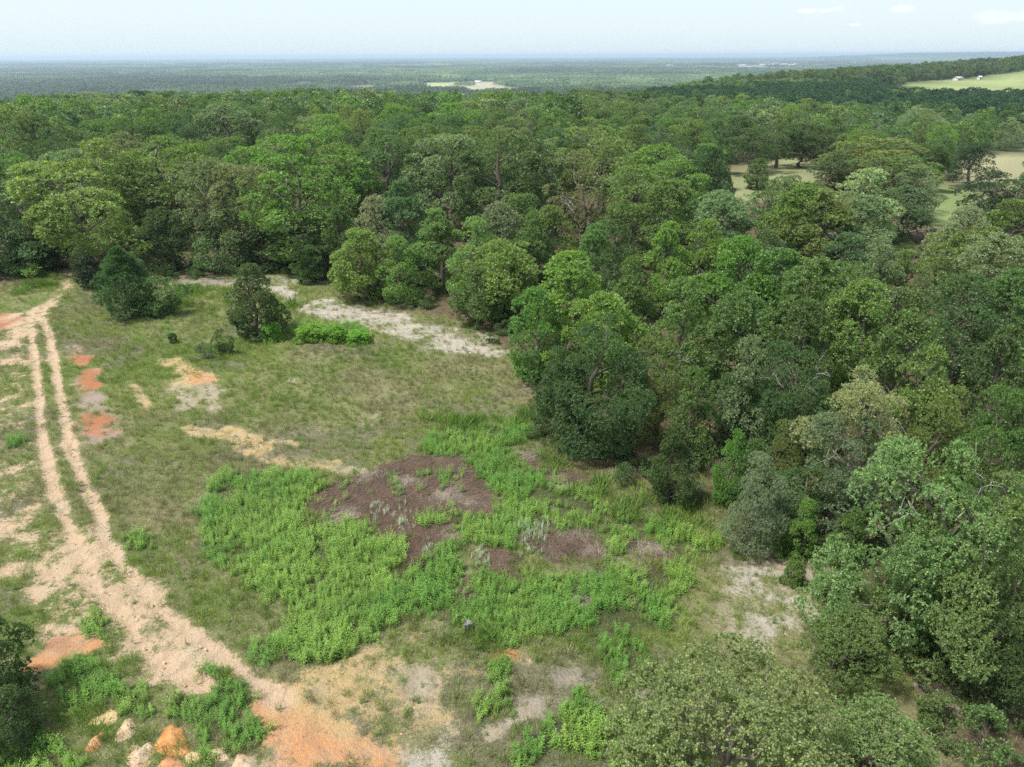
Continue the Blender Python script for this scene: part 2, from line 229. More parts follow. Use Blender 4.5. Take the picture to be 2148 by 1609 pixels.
FIELDS = [
  ((0.195, 0.21, 0.108), [(52.05, 179.18), (71.93, 196.28), (82.17, 190.32), (81.9, 178.31), (60.5, 146.63), (42.61, 131.87), (42.79, 147.06)]),
  ((0.24, 0.235, 0.14), [(122.77, 196.6), (145.72, 208.23), (183.72, 199.58), (119.46, 125.79), (98.48, 145.71), (95.47, 150.36), (95.98, 161.01)]),
  ((0.16, 0.205, 0.085), [(79.03, 149.02), (92.44, 154.66), (96.59, 145.75), (83.11, 126.56), (73.83, 115.01), (65.13, 111.69), (66.9, 122.75)]),
  ((0.2, 0.235, 0.105), [(386.46, 749.65), (482.17, 831.85), (618.21, 931.13), (1079.6, 1147.79), (344.03, 358.29), (300.99, 447.74), (292.48, 505.81), (296.1, 562.88)]),
  ((0.281, 0.296, 0.156), [(-533.21, 2460.33), (-614.79, 2911.48), (-486.27, 2896.64), (-427.66, 2449.97)]),
  ((0.257, 0.296, 0.148), [(-309.07, 2474.29), (-372.65, 3151.97), (-225.27, 3133.39), (-194.12, 2537.64)]),
  ((0.296, 0.289, 0.187), [(-185.0, 2357.56), (-184.81, 2678.87), (-36.7, 2773.73), (35.71, 2439.96), (-73.9, 2314.22)]),
  ((0.328, 0.312, 0.234), [(-169.12, 2835.83), (-173.18, 3247.55), (-62.58, 3233.08), (-53.91, 2775.66)]),
  ((0.296, 0.289, 0.203), [(-813.23, 2861.19), (-931.98, 3314.88), (-881.12, 3308.29), (-762.15, 2855.44)]),
  ((0.296, 0.289, 0.203), [(-756.72, 2903.12), (-833.2, 3240.14), (-806.34, 3236.73), (-723.45, 2899.31)]),
  ((0.328, 0.312, 0.218), [(928.74, 5961.92), (1057.26, 6660.57), (1197.34, 6760.03), (1051.44, 5931.27)]),
  ((0.312, 0.304, 0.218), [(1200.8, 6236.22), (1358.03, 6946.84), (1490.34, 6968.06), (1327.63, 6202.72)]),
  ((0.343, 0.328, 0.281), [(1963.52, 6979.31), (2251.14, 7836.12), (2648.91, 8023.77), (3162.51, 8275.51), (2684.53, 7075.36)]),
  ((0.328, 0.312, 0.234), [(-3168.91, 5098.32), (-3343.65, 5436.11), (-3118.27, 5392.5), (-2932.59, 5068.73)]),
  ((0.312, 0.296, 0.234), [(-1469.63, 5073.49), (-1527.57, 5390.67), (-1353.01, 5354.88), (-1289.26, 5038.59)]),
  ((0.312, 0.304, 0.234), [(-1524.63, 7868.16), (-1602.33, 8405.1), (-1350.91, 8442.92), (-1283.0, 7864.72)]),
  ((0.328, 0.312, 0.234), [(-147.01, 5805.53), (-137.0, 6160.44), (14.3, 6190.28), (13.4, 5807.83)]),
  ((0.312, 0.296, 0.234), [(-1483.26, 3261.67), (-1562.79, 3462.79), (-1517.46, 3456.8), (-1434.27, 3255.55)]),
  ((0.312, 0.296, 0.218), [(-4.91, 2307.73), (5.53, 2479.52), (43.26, 2439.2), (33.27, 2272.41)]),
  ((0.312, 0.312, 0.234), [(-1486.5, 8950.61), (-1511.76, 9527.08), (-1005.86, 9597.7), (-994.39, 8961.46)]),
  ((0.328, 0.328, 0.234), [(-3199.3, 8017.97), (-3364.72, 8567.1), (-3085.41, 8520.1), (-2897.75, 7931.7)]),
  ((0.17, 0.21, 0.1), [(2829.7, 8554.95), (3087.92, 8486.28), (3291.25, 8924.05), (3044.97, 9016.71)]),
  ((0.22, 0.23, 0.14), [(7866.06, 13639.65), (8113.6, 13732.96), (8024.69, 14119.18), (7772.92, 14047.46)]),
  ((0.25, 0.23, 0.16), [(2263.07, 5555.97), (2722.1, 5769.68), (2598.72, 6013.35), (2134.15, 5813.69)]),
  ((0.17, 0.21, 0.1), [(5224.2, 8155.4), (5514.63, 8201.47), (5484.49, 8454.11), (5193.2, 8422.13)]),
  ((0.25, 0.23, 0.16), [(21.89, 7964.87), (260.84, 7903.73), (334.66, 8134.76), (100.45, 8208.5)]),
  ((0.25, 0.23, 0.16), [(5171.05, 10524.59), (5500.96, 10678.91), (5396.1, 10904.77), (5061.3, 10763.35)]),
  ((0.22, 0.23, 0.14), [(3303.48, 12829.29), (3773.16, 12834.87), (3761.21, 13082.45), (3292.17, 13090.56)]),
  ((0.25, 0.23, 0.16), [(6131.73, 12089.18), (6631.58, 12200.18), (6560.14, 12496.87), (6057.73, 12402.57)]),
  ((0.17, 0.21, 0.1), [(4860.19, 7815.78), (5184.07, 7982.13), (5011.85, 8435.17), (4679.34, 8294.31)]),
  ((0.25, 0.23, 0.16), [(4094.18, 14701.1), (4455.57, 14720.98), (4447.1, 15008.43), (4086.24, 15004.48)]),
  ((0.25, 0.23, 0.16), [(-6295.59, 12453.01), (-6106.78, 12409.73), (-5840.83, 12874.13), (-6014.41, 12942.95)]),
  ((0.25, 0.23, 0.16), [(-5259.61, 7836.54), (-4844.02, 8144.29), (-5005.47, 8342.32), (-5428.83, 8046.36)]),
  ((0.17, 0.21, 0.1), [(1077.04, 6284.06), (1400.83, 6168.43), (1591.3, 6565.64), (1278.94, 6702.9)]),
  ((0.17, 0.21, 0.1), [(28.09, 5936.23), (335.2, 6097.81), (197.13, 6398.43), (-116.76, 6253.91)]),
  ((0.22, 0.23, 0.14), [(391.91, 6307.86), (703.97, 6460.75), (547.77, 6896.36), (227.94, 6767.95)]),
  ((0.17, 0.21, 0.1), [(1743.98, 7923.8), (2095.17, 8132.81), (1921.44, 8456.8), (1561.63, 8266.27)]),
  ((0.22, 0.23, 0.14), [(-6887.14, 12653.63), (-6659.35, 12785.66), (-6783.3, 13041.53), (-7017.31, 12924.01)]),
  ((0.17, 0.21, 0.1), [(-2778.25, 5555.53), (-2272.5, 5588.85), (-2298.32, 5880.41), (-2804.1, 5863.29)]),
  ((0.25, 0.23, 0.16), [(5802.87, 9914.54), (6231.52, 9956.85), (6207.38, 10307.89), (5778.58, 10285.09)]),
  ((0.17, 0.21, 0.1), [(2406.61, 6400.58), (2793.18, 6330.13), (2856.97, 6635.75), (2475.0, 6722.89)]),
  ((0.22, 0.23, 0.14), [(2426.0, 5460.16), (2750.71, 5580.61), (2670.77, 5794.35), (2342.54, 5686.04)]),
  ((0.22, 0.23, 0.14), [(-7227.85, 12656.69), (-6909.87, 12818.62), (-7069.82, 13224.5), (-7395.76, 13085.45)]),
  ((0.17, 0.21, 0.1), [(-5988.47, 10917.41), (-5714.36, 10983.74), (-5747.7, 11483.04), (-6022.89, 11444.48)]),
  ((0.22, 0.23, 0.14), [(-5383.74, 13042.26), (-5102.79, 13210.02), (-5243.42, 13472.5), (-5531.36, 13319.7)]),
  ((0.25, 0.23, 0.16), [(3590.86, 8128.15), (3977.75, 8434.44), (3707.1, 8816.27), (3306.31, 8531.92)]),
  ((0.25, 0.23, 0.16), [(5659.74, 8776.05), (6092.77, 8840.88), (6057.3, 9309.15), (5623.51, 9270.36)]),
  ((0.25, 0.23, 0.16), [(376.62, 15364.14), (591.03, 15533.3), (348.1, 16005.0), (120.86, 15862.37)]),
  ((0.25, 0.23, 0.16), [(2411.5, 14958.71), (2670.99, 14868.71), (2763.69, 15100.65), (2510.03, 15203.22)]),
  ((0.22, 0.23, 0.14), [(-8072.1, 12604.24), (-7709.76, 12727.64), (-7812.24, 13112.45), (-8179.24, 13010.66)]),
  ((0.22, 0.23, 0.14), [(10.26, 14362.84), (497.25, 14506.03), (414.44, 14748.37), (-75.78, 14618.97)]),
  ((0.25, 0.23, 0.16), [(-2423.12, 7157.58), (-1914.27, 7193.32), (-1944.16, 7428.4), (-2453.26, 7405.74)]),
  ((0.25, 0.23, 0.16), [(524.35, 9605.68), (1002.51, 9559.63), (1031.46, 9872.54), (556.22, 9935.76)]),
  ((0.17, 0.21, 0.1), [(1615.26, 14182.81), (1814.98, 14149.12), (1993.58, 14571.53), (1804.28, 14628.47)]),
  ((0.17, 0.21, 0.1), [(3320.95, 10666.59), (3748.17, 10494.62), (3888.13, 10821.97), (3469.82, 11011.56)]),
  ((0.17, 0.21, 0.1), [(1874.37, 5738.27), (2269.44, 5953.75), (2071.06, 6388.77), (1666.11, 6197.92)]),
  ((0.25, 0.23, 0.16), [(1719.76, 13990.32), (2060.53, 13852.13), (2258.24, 14237.31), (1929.33, 14396.4)]),
  ((0.22, 0.23, 0.14), [(7095.69, 10983.18), (7427.87, 11108.23), (7343.62, 11332.78), (7007.7, 11220.48)]),
  ((0.25, 0.23, 0.16), [(226.17, 13549.76), (510.85, 13482.52), (631.12, 13830.49), (353.88, 13916.76)]),
  ((0.17, 0.21, 0.1), [(-1195.44, 11272.58), (-807.87, 11468.58), (-994.53, 11931.09), (-1391.34, 11761.19)]),
  ((0.25, 0.23, 0.16), [(1478.65, 7682.79), (1870.71, 7651.62), (1975.48, 8179.76), (1590.3, 8240.02)]),
]
SILVER = [
  (-8.37, 36.23),
  (-8.24, 35.76),
  (-7.72, 35.57),
  (-6.71, 35.57),
  (-6.64, 34.76),
  (-6.31, 35.02),
  (-6.64, 33.98),
  (-6.32, 34.32),
  (-0.08, 34.98),
  (0.23, 34.27),
  (0.54, 33.93),
  (0.76, 34.62),
  (0.96, 34.09),
  (0.58, 33.25),
  (1.13, 32.92),
  (1.54, 33.08),
  (1.06, 31.97),
  (1.29, 31.65),
  (-1.9, 31.83),
  (-2.21, 31.07),
  (-1.63, 31.22),
  (1.16, 33.92),
  (0.43, 33.59),
  (-4.56, 32.32),
  (2.16, 34.43),
  (1.89, 34.09),
]
HOUSES = [
  ('farmhouse', 462.1, 797.2, 0.35, 8, 6, 2.2, 1.7, 'pale farmhouse with a grey roof on the far hillside field', 'house', '$M_ROOF2', None, True),
  ('farm_shed', 496.9, 818.3, 0.35, 3.6, 3.4, 2.4, 1.2, 'small pale shed right of the farmhouse on the far field', 'shed', '$M_ROOF', None, True),
  ('field_house', -130.6, 3092.7, 0.1, 26, 12, 4, 4, 'long white house beside the pale valley fields', 'house', '$M_ROOF', None, False),
  ('field_barn', -159.5, 2986.2, 0.6, 12, 10, 4, 4, 'white barn left of the long white house in the valley', 'barn', '$M_ROOF', None, False),
  ('field_shed', -656.8, 2797.0, 0.2, 12, 10, 4, 3, 'white shed among trees left of the valley fields', 'shed', '$M_ROOF', None, False),
  ('white_warehouse', 2154.4, 7418.0, 0.0, 70, 30, 8, 4, 'first from the left of the distant white warehouses', 'warehouse', '$M_ROOF', 'distant white warehouses', False),
  ('white_warehouse', 2255.7, 7529.0, 0.1, 45, 30, 8, 4, 'second from the left of the distant white warehouses', 'warehouse', '$M_ROOF', 'distant white warehouses', False),
  ('white_warehouse', 2487.7, 7676.2, 0.2, 60, 30, 8, 4, 'third from the left of the distant white warehouses', 'warehouse', '$M_ROOF', 'distant white warehouses', False),
  ('white_warehouse', 2627.6, 7784.6, 0.3, 90, 30, 8, 4, 'fourth from the left of the distant white warehouses', 'warehouse', '$M_ROOF', 'distant white warehouses', False),
  ('white_warehouse', 2775.8, 7894.5, 0.4, 80, 30, 8, 4, 'fifth from the left of the distant white warehouses', 'warehouse', '$M_ROOF', 'distant white warehouses', False),
  ('white_warehouse', 2900.9, 7932.7, 0.5, 60, 30, 8, 4, 'sixth from the left of the distant white warehouses', 'warehouse', '$M_ROOF', 'distant white warehouses', False),
  ('white_warehouse', 3051.5, 8048.4, 0.6, 45, 30, 8, 4, 'seventh from the left of the distant white warehouses', 'warehouse', '$M_ROOF', 'distant white warehouses', False),
]
STUMP = (-2.2, 25.97)
STUFF_FROM = 205.0
HAZE = 9.5e-05
REST = [
  (92.2, 158.1, 9.3, 3.3),
  (47.1, 176.9, 9.4, 3.3),
  (13.2, 186.5, 9.8, 3.3),
  (88.1, 168.2, 9.4, 3.4),
  (46.3, 196.7, 10.1, 3.5),
  (65.1, 194.0, 10.1, 3.6),
  (86.6, 173.4, 9.3, 3.2),
  (93.3, 178.4, 9.2, 3.3),
  (52.8, 198.1, 9.2, 3.3),
  (41.1, 46.4, 8.6, 3.4),
  (46.2, 51.4, 8.0, 3.2),
  (51.5, 55.3, 8.9, 3.3),
  (-73.4, 87.4, 12.2, 4.9),
  (51.1, 64.8, 8.7, 3.5),
  (-84.2, 98.2, 14.6, 5.5),
  (47.3, 58.4, 8.6, 3.2),
  (60.9, 67.0, 9.2, 3.6),
  (-76.9, 94.3, 11.4, 4.4),
  (56.5, 71.0, 9.4, 3.3),
  (-91.2, 113.8, 13.2, 5.2),
  (75.0, 96.8, 10.5, 4.3),
  (-89.6, 105.3, 11.8, 4.7),
  (54.6, 60.8, 8.1, 2.8),
  (-82.3, 106.3, 12.9, 4.5),
  (68.8, 84.3, 10.5, 3.6),
  (61.0, 74.8, 8.8, 3.2),
  (71.2, 90.8, 10.2, 3.8),
  (69.0, 77.9, 8.3, 3.4),
  (63.9, 81.2, 8.5, 3.3),
  (-93.2, 127.8, 14.3, 5.0),
  (-98.4, 117.3, 12.5, 4.8),
  (-123.3, 146.1, 14.8, 5.8),
  (82.9, 96.3, 9.6, 3.9),
  (-110.8, 138.0, 14.7, 5.1),
  (95.8, 112.4, 10.8, 4.2),
  (107.6, 128.6, 11.3, 4.7),
  (-113.5, 157.5, 14.8, 5.5),
  (-103.5, 125.8, 12.6, 4.6),
  (84.1, 104.5, 9.1, 3.7),
  (91.3, 106.0, 10.8, 3.8),
  (-99.1, 132.7, 12.6, 4.4),
  (76.8, 89.9, 9.0, 3.1),
  (-110.0, 130.3, 12.2, 4.4),
  (-106.7, 145.2, 13.4, 4.7),
  (-129.4, 156.2, 13.9, 5.2),
  (85.2, 111.4, 9.8, 3.5),
  (101.9, 120.8, 10.3, 3.9),
  (-114.7, 146.1, 13.0, 4.5),
  (97.8, 126.4, 10.4, 3.9),
  (78.6, 103.3, 8.8, 3.1),
  (-120.8, 161.1, 12.2, 4.4),
  (96.3, 118.7, 9.3, 3.3),
  (-121.9, 154.3, 12.0, 4.2),
  (102.1, 135.0, 9.9, 3.4),
  (97.4, 132.3, 9.1, 3.3),
]
TREES = [
  ('column', 0, -49.9, 81.27, 4.6, 1.17, 1.48, 'black', 'dark vine covered snag standing beside the bushy pine'),
  ('pine', 0, -40.7, 72.27, 7.3, 2.9, 0.65, 'pine', 'bushy dark green pine at the left end of the clearing'),
  ('shrub', 0, -37.37, 72.3, 4.0, 2.14, 2.49, 'mid', 'loose green shrub just right of the bushy pine'),
  ('shrub', 1, -39.95, 70.99, 1.9, 1.75, 0.97, 'dark', 'low dark shrub at the right foot of the bushy pine'),
  ('cone', 0, -24.74, 65.15, 7.2, 2.65, 0.42, 'dark', 'lone dark conical tree standing out in the grass clearing'),
  ('cone', 1, -24.28, 83.9, 4.6, 1.9, 2.52, 'mid', 'small green conical tree before the far wall of oaks'),
  ('shrub', 0, -26.47, 60.62, 2.4, 0.78, 5.76, 'dark', 'thin dark shrub in the grass left of the lone conical tree'),
  ('shrub', 1, -27.92, 59.8, 1.5, 0.86, 5.03, 'blue', 'knee high dark shrub beside the thin dark shrub'),
  ('shrub', 0, -62.57, 86.94, 2.4, 2.09, 4.81, 'mid', 'green scrub bush at the left edge above the pink sand strip'),
  ('shrub', 1, -59.87, 86.59, 2.0, 1.78, 1.39, 'bright', 'bright scrub bush right of the scrub bush at the left edge'),
  ('leafy', 0, -32.52, 63.66, 0.9, 0.46, 3.37, 'dark', 'tiny dark bush alone in the grass'),
  ('leafy', 0, -23.12, 64.18, 1.7, 1.06, 1.74, 'vivid', 'bright green leafy bush touching the lone conical tree'),
  ('leafy', 0, -19.41, 64.34, 1.3, 1.52, 1.08, 'vivid', 'leftmost large leafy bush in the bright row by the white sand'),
  ('leafy', 0, -17.0, 64.2, 1.25, 1.42, 0.67, 'vivid', 'middle leafy bush in the bright row by the white sand'),
  ('leafy', 0, -14.63, 63.7, 1.1, 1.23, 1.35, 'vivid', 'rightmost leafy bush in the bright row by the white sand'),
  ('lean', 0, -49.55, 88.72, 14.0, 7.37, 0.0, 'lime', 'leaning light green oak over the far end of the track'),
  ('oak', 0, -60.44, 89.19, 13, 5.05, 5.82, 'blue', 'blue green oak at the left edge of the photo'),
  ('sparse', 0, -59.36, 90.97, 11.5, 3.34, 5.21, 'olive', 'thin olive oak with bare twigs left of the leaning oak'),
  ('oak', 3, -64.69, 89.96, 7.4, 4.55, 5.07, 'dark', 'dark oak low at the left edge by the track'),
  ('yoak', 0, -60.41, 89.94, 5.6, 3.35, 5.03, 'dark', 'dark young oak in shade left of the leaning oak'),
  ('oak', 4, -55.92, 100.64, 15, 7.59, 1.21, 'olive', 'olive oak directly behind the leaning oak'),
  ('oak', 1, -50.62, 105.35, 14.5, 7.59, 1.95, 'olive', 'big olive yellow oak with a dark forked trunk right of the leaning oak'),
  ('sparse', 0, -39.82, 109.08, 12.5, 2.5, 3.94, 'grey', 'bare twigged oak top between the grey oaks and domed oak'),
  ('oak', 0, -39.34, 93.41, 13.5, 4.64, 4.6, 'grey', 'grey green oak at the wood edge behind the pale band of sand'),
  ('oak', 2, -34.58, 91.23, 12.5, 4.55, 5.37, 'grey', 'second grey green oak right of the first at the wood edge'),
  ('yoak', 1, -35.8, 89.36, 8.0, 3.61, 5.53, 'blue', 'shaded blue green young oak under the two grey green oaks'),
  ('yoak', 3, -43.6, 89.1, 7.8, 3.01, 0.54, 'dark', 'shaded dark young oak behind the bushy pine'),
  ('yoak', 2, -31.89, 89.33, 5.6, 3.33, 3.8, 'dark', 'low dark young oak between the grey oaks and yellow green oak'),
  ('oak', 1, -26.5, 91.14, 14, 6.49, 4.22, 'bright', 'big yellow green oak with lit crown behind the lone conical tree'),
  ('oak', 3, -31.8, 106.0, 15, 7.62, 3.18, 'bright', 'wide domed green oak behind the big yellow green oak'),
  ('oak', 4, -25.91, 109.04, 13.5, 6.07, 1.12, 'mid', 'mid green oak right of the big yellow green oak'),
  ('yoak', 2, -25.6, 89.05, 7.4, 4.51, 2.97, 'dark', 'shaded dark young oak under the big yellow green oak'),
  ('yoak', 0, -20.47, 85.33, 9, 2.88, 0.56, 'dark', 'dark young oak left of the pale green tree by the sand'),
  ('oak', 0, -18.77, 110.39, 14, 6.13, 5.87, 'dark', 'dark green oak behind the pointed cedar like tree'),
  ('oak', 3, -37.0, 151.38, 14.5, 5.34, 5.44, 'bright', 'bright round oak standing above the wood left of centre'),
  ('oak', 0, -69.54, 184.47, 15, 8.78, 3.44, 'grey', 'grey rounded oak crown high in the left wood'),
  ('oak', 2, -8.54, 109.98, 14, 6.11, 1.89, 'grey', 'broad grey green oak right of the dark gap in the wood'),
  ('oak', 4, -1.81, 106.05, 15, 7.97, 5.71, 'dark', 'largest dark green oak in the middle of the wood'),
  ('oak', 0, 4.19, 112.67, 13, 4.79, 3.59, 'dark', 'dark oak leaning on the largest dark green oak'),
  ('cone', 1, -13.55, 91.39, 11, 3.81, 5.54, 'blue', 'pointed dark cedar like tree above the pale green trees'),
  ('yoak', 1, -15.72, 81.33, 10, 3.03, 5.33, 'pale', 'pale grey green tree with a tall top by the white sand'),
  ('yoak', 0, -16.66, 76.9, 8, 3.37, 3.19, 'lime', 'light green tree in front of the pale grey green tree'),
  ('cone', 2, -12.35, 75.91, 7.2, 2.4, 2.6, 'lime', 'pale green conical tree standing alone by the white sand'),
  ('yoak', 4, -8.48, 81.08, 9.2, 3.85, 3.76, 'lime', 'bright broad young oak above the right end of the white sand'),
  ('yoak', 1, -3.66, 75.37, 8.8, 3.1, 2.71, 'lime', 'light green young oak right of the bright broad young oak'),
  ('yoak', 2, -1.17, 79.0, 10, 3.49, 1.01, 'grey', 'pale topped young oak behind the edge of the white sand'),
  ('yoak', 3, -0.51, 69.61, 8.2, 3.85, 1.92, 'lime', 'rounded pale green tree at the right end of the white sand'),
  ('yoak', 0, -3.44, 68.58, 6, 2.63, 5.1, 'mid', 'low green tree leaning out over the white sand'),
  ('yoak', 4, 2.17, 76.8, 9.5, 2.88, 0.27, 'mid', 'green young oak between the rounded pale tree and the brown oak'),
  ('sparse', 0, 9.5, 99.79, 13, 4.61, 0.29, 'brown', 'brown half dead oak with bare grey twigs in its crown'),
  ('yoak', 2, 4.09, 79.36, 9.5, 2.97, 3.93, 'olive', 'olive young oak below the brown half dead oak'),
  ('oak', 3, 16.36, 120.38, 13, 6.66, 1.76, 'olive', 'grey olive oak right of the brown half dead oak'),
  ('oak', 1, 17.11, 152.19, 13.5, 7.81, 3.36, 'olive', 'yellow olive oak behind the brown half dead oak'),
  ('oak', 0, 23.33, 116.52, 12.5, 6.85, 2.96, 'bright', 'broad yellow green oak left of the tan pasture'),
  ('oak', 4, 23.95, 104.18, 11.5, 5.67, 2.15, 'bright', 'second bright oak in front of the broad bright oak'),
  ('oak', 2, 30.97, 113.28, 12, 4.08, 6.26, 'dark', 'dark oak at the left edge of the tan pasture'),
  ('oak', 3, 17.67, 100.02, 11.5, 5.3, 1.23, 'mid', 'mid green oak in front of the grey olive oak'),
  ('yoak', 2, 19.38, 90.35, 10.5, 4.84, 2.59, 'mid', 'mid green young oak below the second bright oak'),
  ('yoak', 3, 28.8, 96.66, 8.2, 4.85, 1.27, 'grey', 'grey tree just below the tan pasture'),
  ('cone', 1, 50.46, 148.94, 6, 2.52, 3.97, 'mid', 'small upright tree standing alone in the tan pasture'),
  ('yoak', 0, 38.2, 92.95, 10, 5.59, 1.74, 'bright', 'large light green tree below the tan pasture'),
  ('yoak', 4, 39.25, 89.38, 9.6, 4.5, 2.23, 'olive', 'yellowish tree touching the large light green tree'),
  ('yoak', 1, 50.46, 103.93, 9.6, 5.17, 4.69, 'cream', 'cream tipped tree right of the large light green tree'),
  ('yoak', 2, 44.42, 90.62, 8.6, 4.57, 2.01, 'grey', 'grey green tree under the cream tipped tree'),
  ('oak', 0, 64.13, 178.5, 10.5, 5.14, 3.51, 'dark', 'left oak of the grove with trunks showing above the pasture'),
  ('oak', 2, 70.06, 178.94, 9.8, 5.16, 5.68, 'dark', 'middle oak of the grove with trunks showing above the pasture'),
  ('oak', 4, 74.58, 175.94, 9.4, 5.08, 0.63, 'dark', 'right oak of the grove with trunks showing above the pasture'),
  ('oak', 3, 55.83, 169.87, 10, 5.45, 0.39, 'dark', 'dark oak left of the grove of trunks'),
  ('oak', 1, 66.62, 147.45, 8.5, 5.97, 1.44, 'dark', 'dark oak with gaps right of the grove of trunks'),
  ('oak', 3, 73.43, 146.38, 10, 9.0, 4.81, 'olive', 'olive domed oak in front of the dark gappy oak'),
  ('oak', 0, 65.03, 124.93, 9.5, 7.76, 3.86, 'mid', 'broad green dome oak at the middle right'),
  ('oak', 3, 65.89, 118.28, 8.8, 3.58, 1.49, 'grey', 'pale grey green dome oak beside the green pasture'),
  ('yoak', 3, 57.68, 104.69, 7.6, 3.9, 2.08, 'blue', 'blue green tree below the pale dome oak'),
  ('oak', 2, 82.69, 144.3, 8.8, 3.93, 1.11, 'dark', 'dark spreading oak left of the forked trunk oak'),
  ('oak', 2, 93.33, 149.03, 8.6, 4.44, 2.88, 'black', 'very dark oak with a forked trunk standing in the pasture'),
  ('oak', 4, 74.92, 112.05, 8.6, 5.18, 0.27, 'black', 'very dark rounded oak at the right edge by the pasture'),
  ('oak', 0, 74.78, 106.51, 8.6, 3.88, 4.38, 'dark', 'dark oak cut by the right edge near the pasture'),
  ('yoak', 2, 53.35, 82.92, 8.6, 3.37, 5.63, 'pale', 'silvery pale tree below the green pasture'),
  ('yoak', 0, 50.02, 80.49, 7.6, 2.47, 6.0, 'pale', 'smaller silvery tree left of the silvery pale tree'),
  ('yoak', 4, 58.12, 83.26, 9.6, 4.22, 4.62, 'olive', 'olive yellow tree at the right edge below the dark rounded oak'),
  ('oak', 1, 48.18, 72.41, 9.2, 4.72, 6.03, 'olive', 'wide olive tree in front of the silvery pale tree'),
  ('yoak', 0, 15.69, 70.56, 10, 2.67, 0.11, 'bright', 'bright tree left of a twin crown in the right wood'),
  ('yoak', 4, 19.68, 70.45, 10, 3.15, 1.81, 'bright', 'twin bright crown right of the bright tree in the right wood'),
  ('yoak', 2, 21.33, 64.02, 9.6, 3.79, 6.07, 'bright', 'broad bright crown in the middle of the right wood'),
  ('yoak', 0, 23.65, 61.34, 9.6, 3.65, 4.87, 'mid', 'green crown right of the broad bright crown'),
  ('yoak', 3, 25.96, 57.27, 9.6, 3.84, 2.58, 'mid', 'long rounded green crown in the right wood'),
  ('yoak', 1, 27.02, 53.81, 9.4, 2.88, 5.92, 'mid', 'rounded green crown at the end of the long rounded crown'),
  ('yoak', 4, 33.22, 62.08, 9.4, 2.82, 3.9, 'grey', 'grey green crown above the end of the long rounded crown'),
  ('yoak', 2, 26.99, 51.25, 9.2, 3.32, 5.14, 'olive', 'light olive crown below the grey green crown'),
  ('yoak', 0, 26.58, 44.13, 9.6, 2.92, 1.84, 'mid', 'green crown sloping down toward the pale dead limbed tree'),
  ('yoak', 4, 24.1, 37.54, 9.6, 2.42, 1.2, 'olive', 'olive crown behind the pale dead limbed tree'),
  ('yoak', 3, 46.43, 66.99, 9.4, 3.48, 2.79, 'grey', 'grey green tree at the right edge of the wood'),
  ('oak', 3, 35.8, 52.97, 9.4, 3.6, 0.86, 'dark', 'large dark tree in the shaded right part of the wood'),
  ('yoak', 2, 39.18, 53.65, 9.4, 2.87, 2.4, 'mid', 'mid green tree at the right edge beside the large dark tree'),
  ('yoak', 0, 31.07, 41.54, 9.4, 2.32, 6.04, 'dark', 'dark tree at the right edge below the mid green tree'),
  ('yoak', 2, 21.12, 48.67, 8.6, 2.65, 2.08, 'dark', 'dark low tree under the long rounded crown'),
  ('yoak', 3, 17.55, 51.53, 8.4, 2.97, 0.06, 'mid', 'green tree below the broad bright crown'),
  ('yoak', 1, 13.79, 54.06, 8.4, 2.9, 0.28, 'mid', 'green tree right of the big bright green tree'),
  ('yoak', 0, 5.15, 59.43, 9.8, 4.17, 1.06, 'bright', 'big bright green tree bulging into the clearing'),
  ('yoak', 2, 2.01, 55.54, 7.6, 2.58, 4.92, 'bright', 'lower left crown of bright green beside the big bright tree'),
  ('yoak', 3, 7.14, 50.63, 8.8, 3.1, 2.28, 'bright', 'bright green crown right of the big bright green tree'),
  ('yoak', 1, 10.4, 69.66, 9.6, 2.88, 1.82, 'dark', 'dark young oak behind the big bright green tree'),
  ('yoak', 4, 10.58, 61.43, 8.8, 2.59, 0.61, 'mid', 'mid green young oak right of the dark young oak'),
  ('near', 0, 5.87, 43.38, 10, 3.59, 6.17, 'dark', 'tall dark grey green tree at the edge of the brown patch'),
  ('near', 2, 3.49, 45.35, 6.5, 2.02, 2.66, 'dark', 'low dark side crown left of the tall dark tree'),
  ('near', 1, 10.2, 43.56, 8.2, 2.58, 1.31, 'olive', 'yellow green tree right of the tall dark tree'),
  ('yoak', 1, 11.62, 40.9, 6.5, 1.7, 0.37, 'mid', 'green tree right below the yellow green tree'),
  ('yoak', 1, 15.19, 41.49, 8.2, 1.94, 0.35, 'grey', 'grey topped tree behind the small bright trees'),
  ('near', 1, 17.85, 40.48, 8.8, 3.03, 1.06, 'dark', 'dark rounded tree left of the pale dead limbed tree'),
  ('near', 2, 16.58, 41.71, 5.8, 1.18, 4.25, 'bright', 'slim bright tree below the grey topped tree'),
  ('near', 0, 17.37, 40.12, 5.6, 1.15, 0.94, 'bright', 'second slim bright tree beside the slim bright tree'),
  ('yoak', 2, 14.56, 41.97, 6, 1.74, 0.26, 'dark', 'dark low tree left of the slim bright trees'),
  ('near', 1, 19.73, 35.58, 9.6, 3.27, 3.08, 'cream', 'pale cream green tree with bare dead limbs on the right'),
  ('near', 1, 18.44, 32.98, 7.8, 2.98, 1.56, 'grey', 'grey green lower crown in front of the pale cream green tree'),
  ('near', 0, 23.79, 34.71, 8.8, 2.28, 6.27, 'olive', 'yellow green tree right of the pale cream green tree'),
  ('near', 2, 25.04, 32.4, 9.2, 2.28, 0.77, 'mid', 'mid green tree at the right edge above the large near oak'),
  ('cone', 2, 9.49, 36.56, 5.2, 1.35, 3.32, 'drab', 'brownish young tree at the trail head by the tall grass'),
  ('cone', 1, 10.66, 36.63, 3.5, 0.75, 4.86, 'pale', 'small pale young tree in front of the brownish young tree'),
  ('cone', 1, 13.12, 36.29, 5.2, 0.94, 2.57, 'bright', 'narrow bright young tree right of the trail head'),
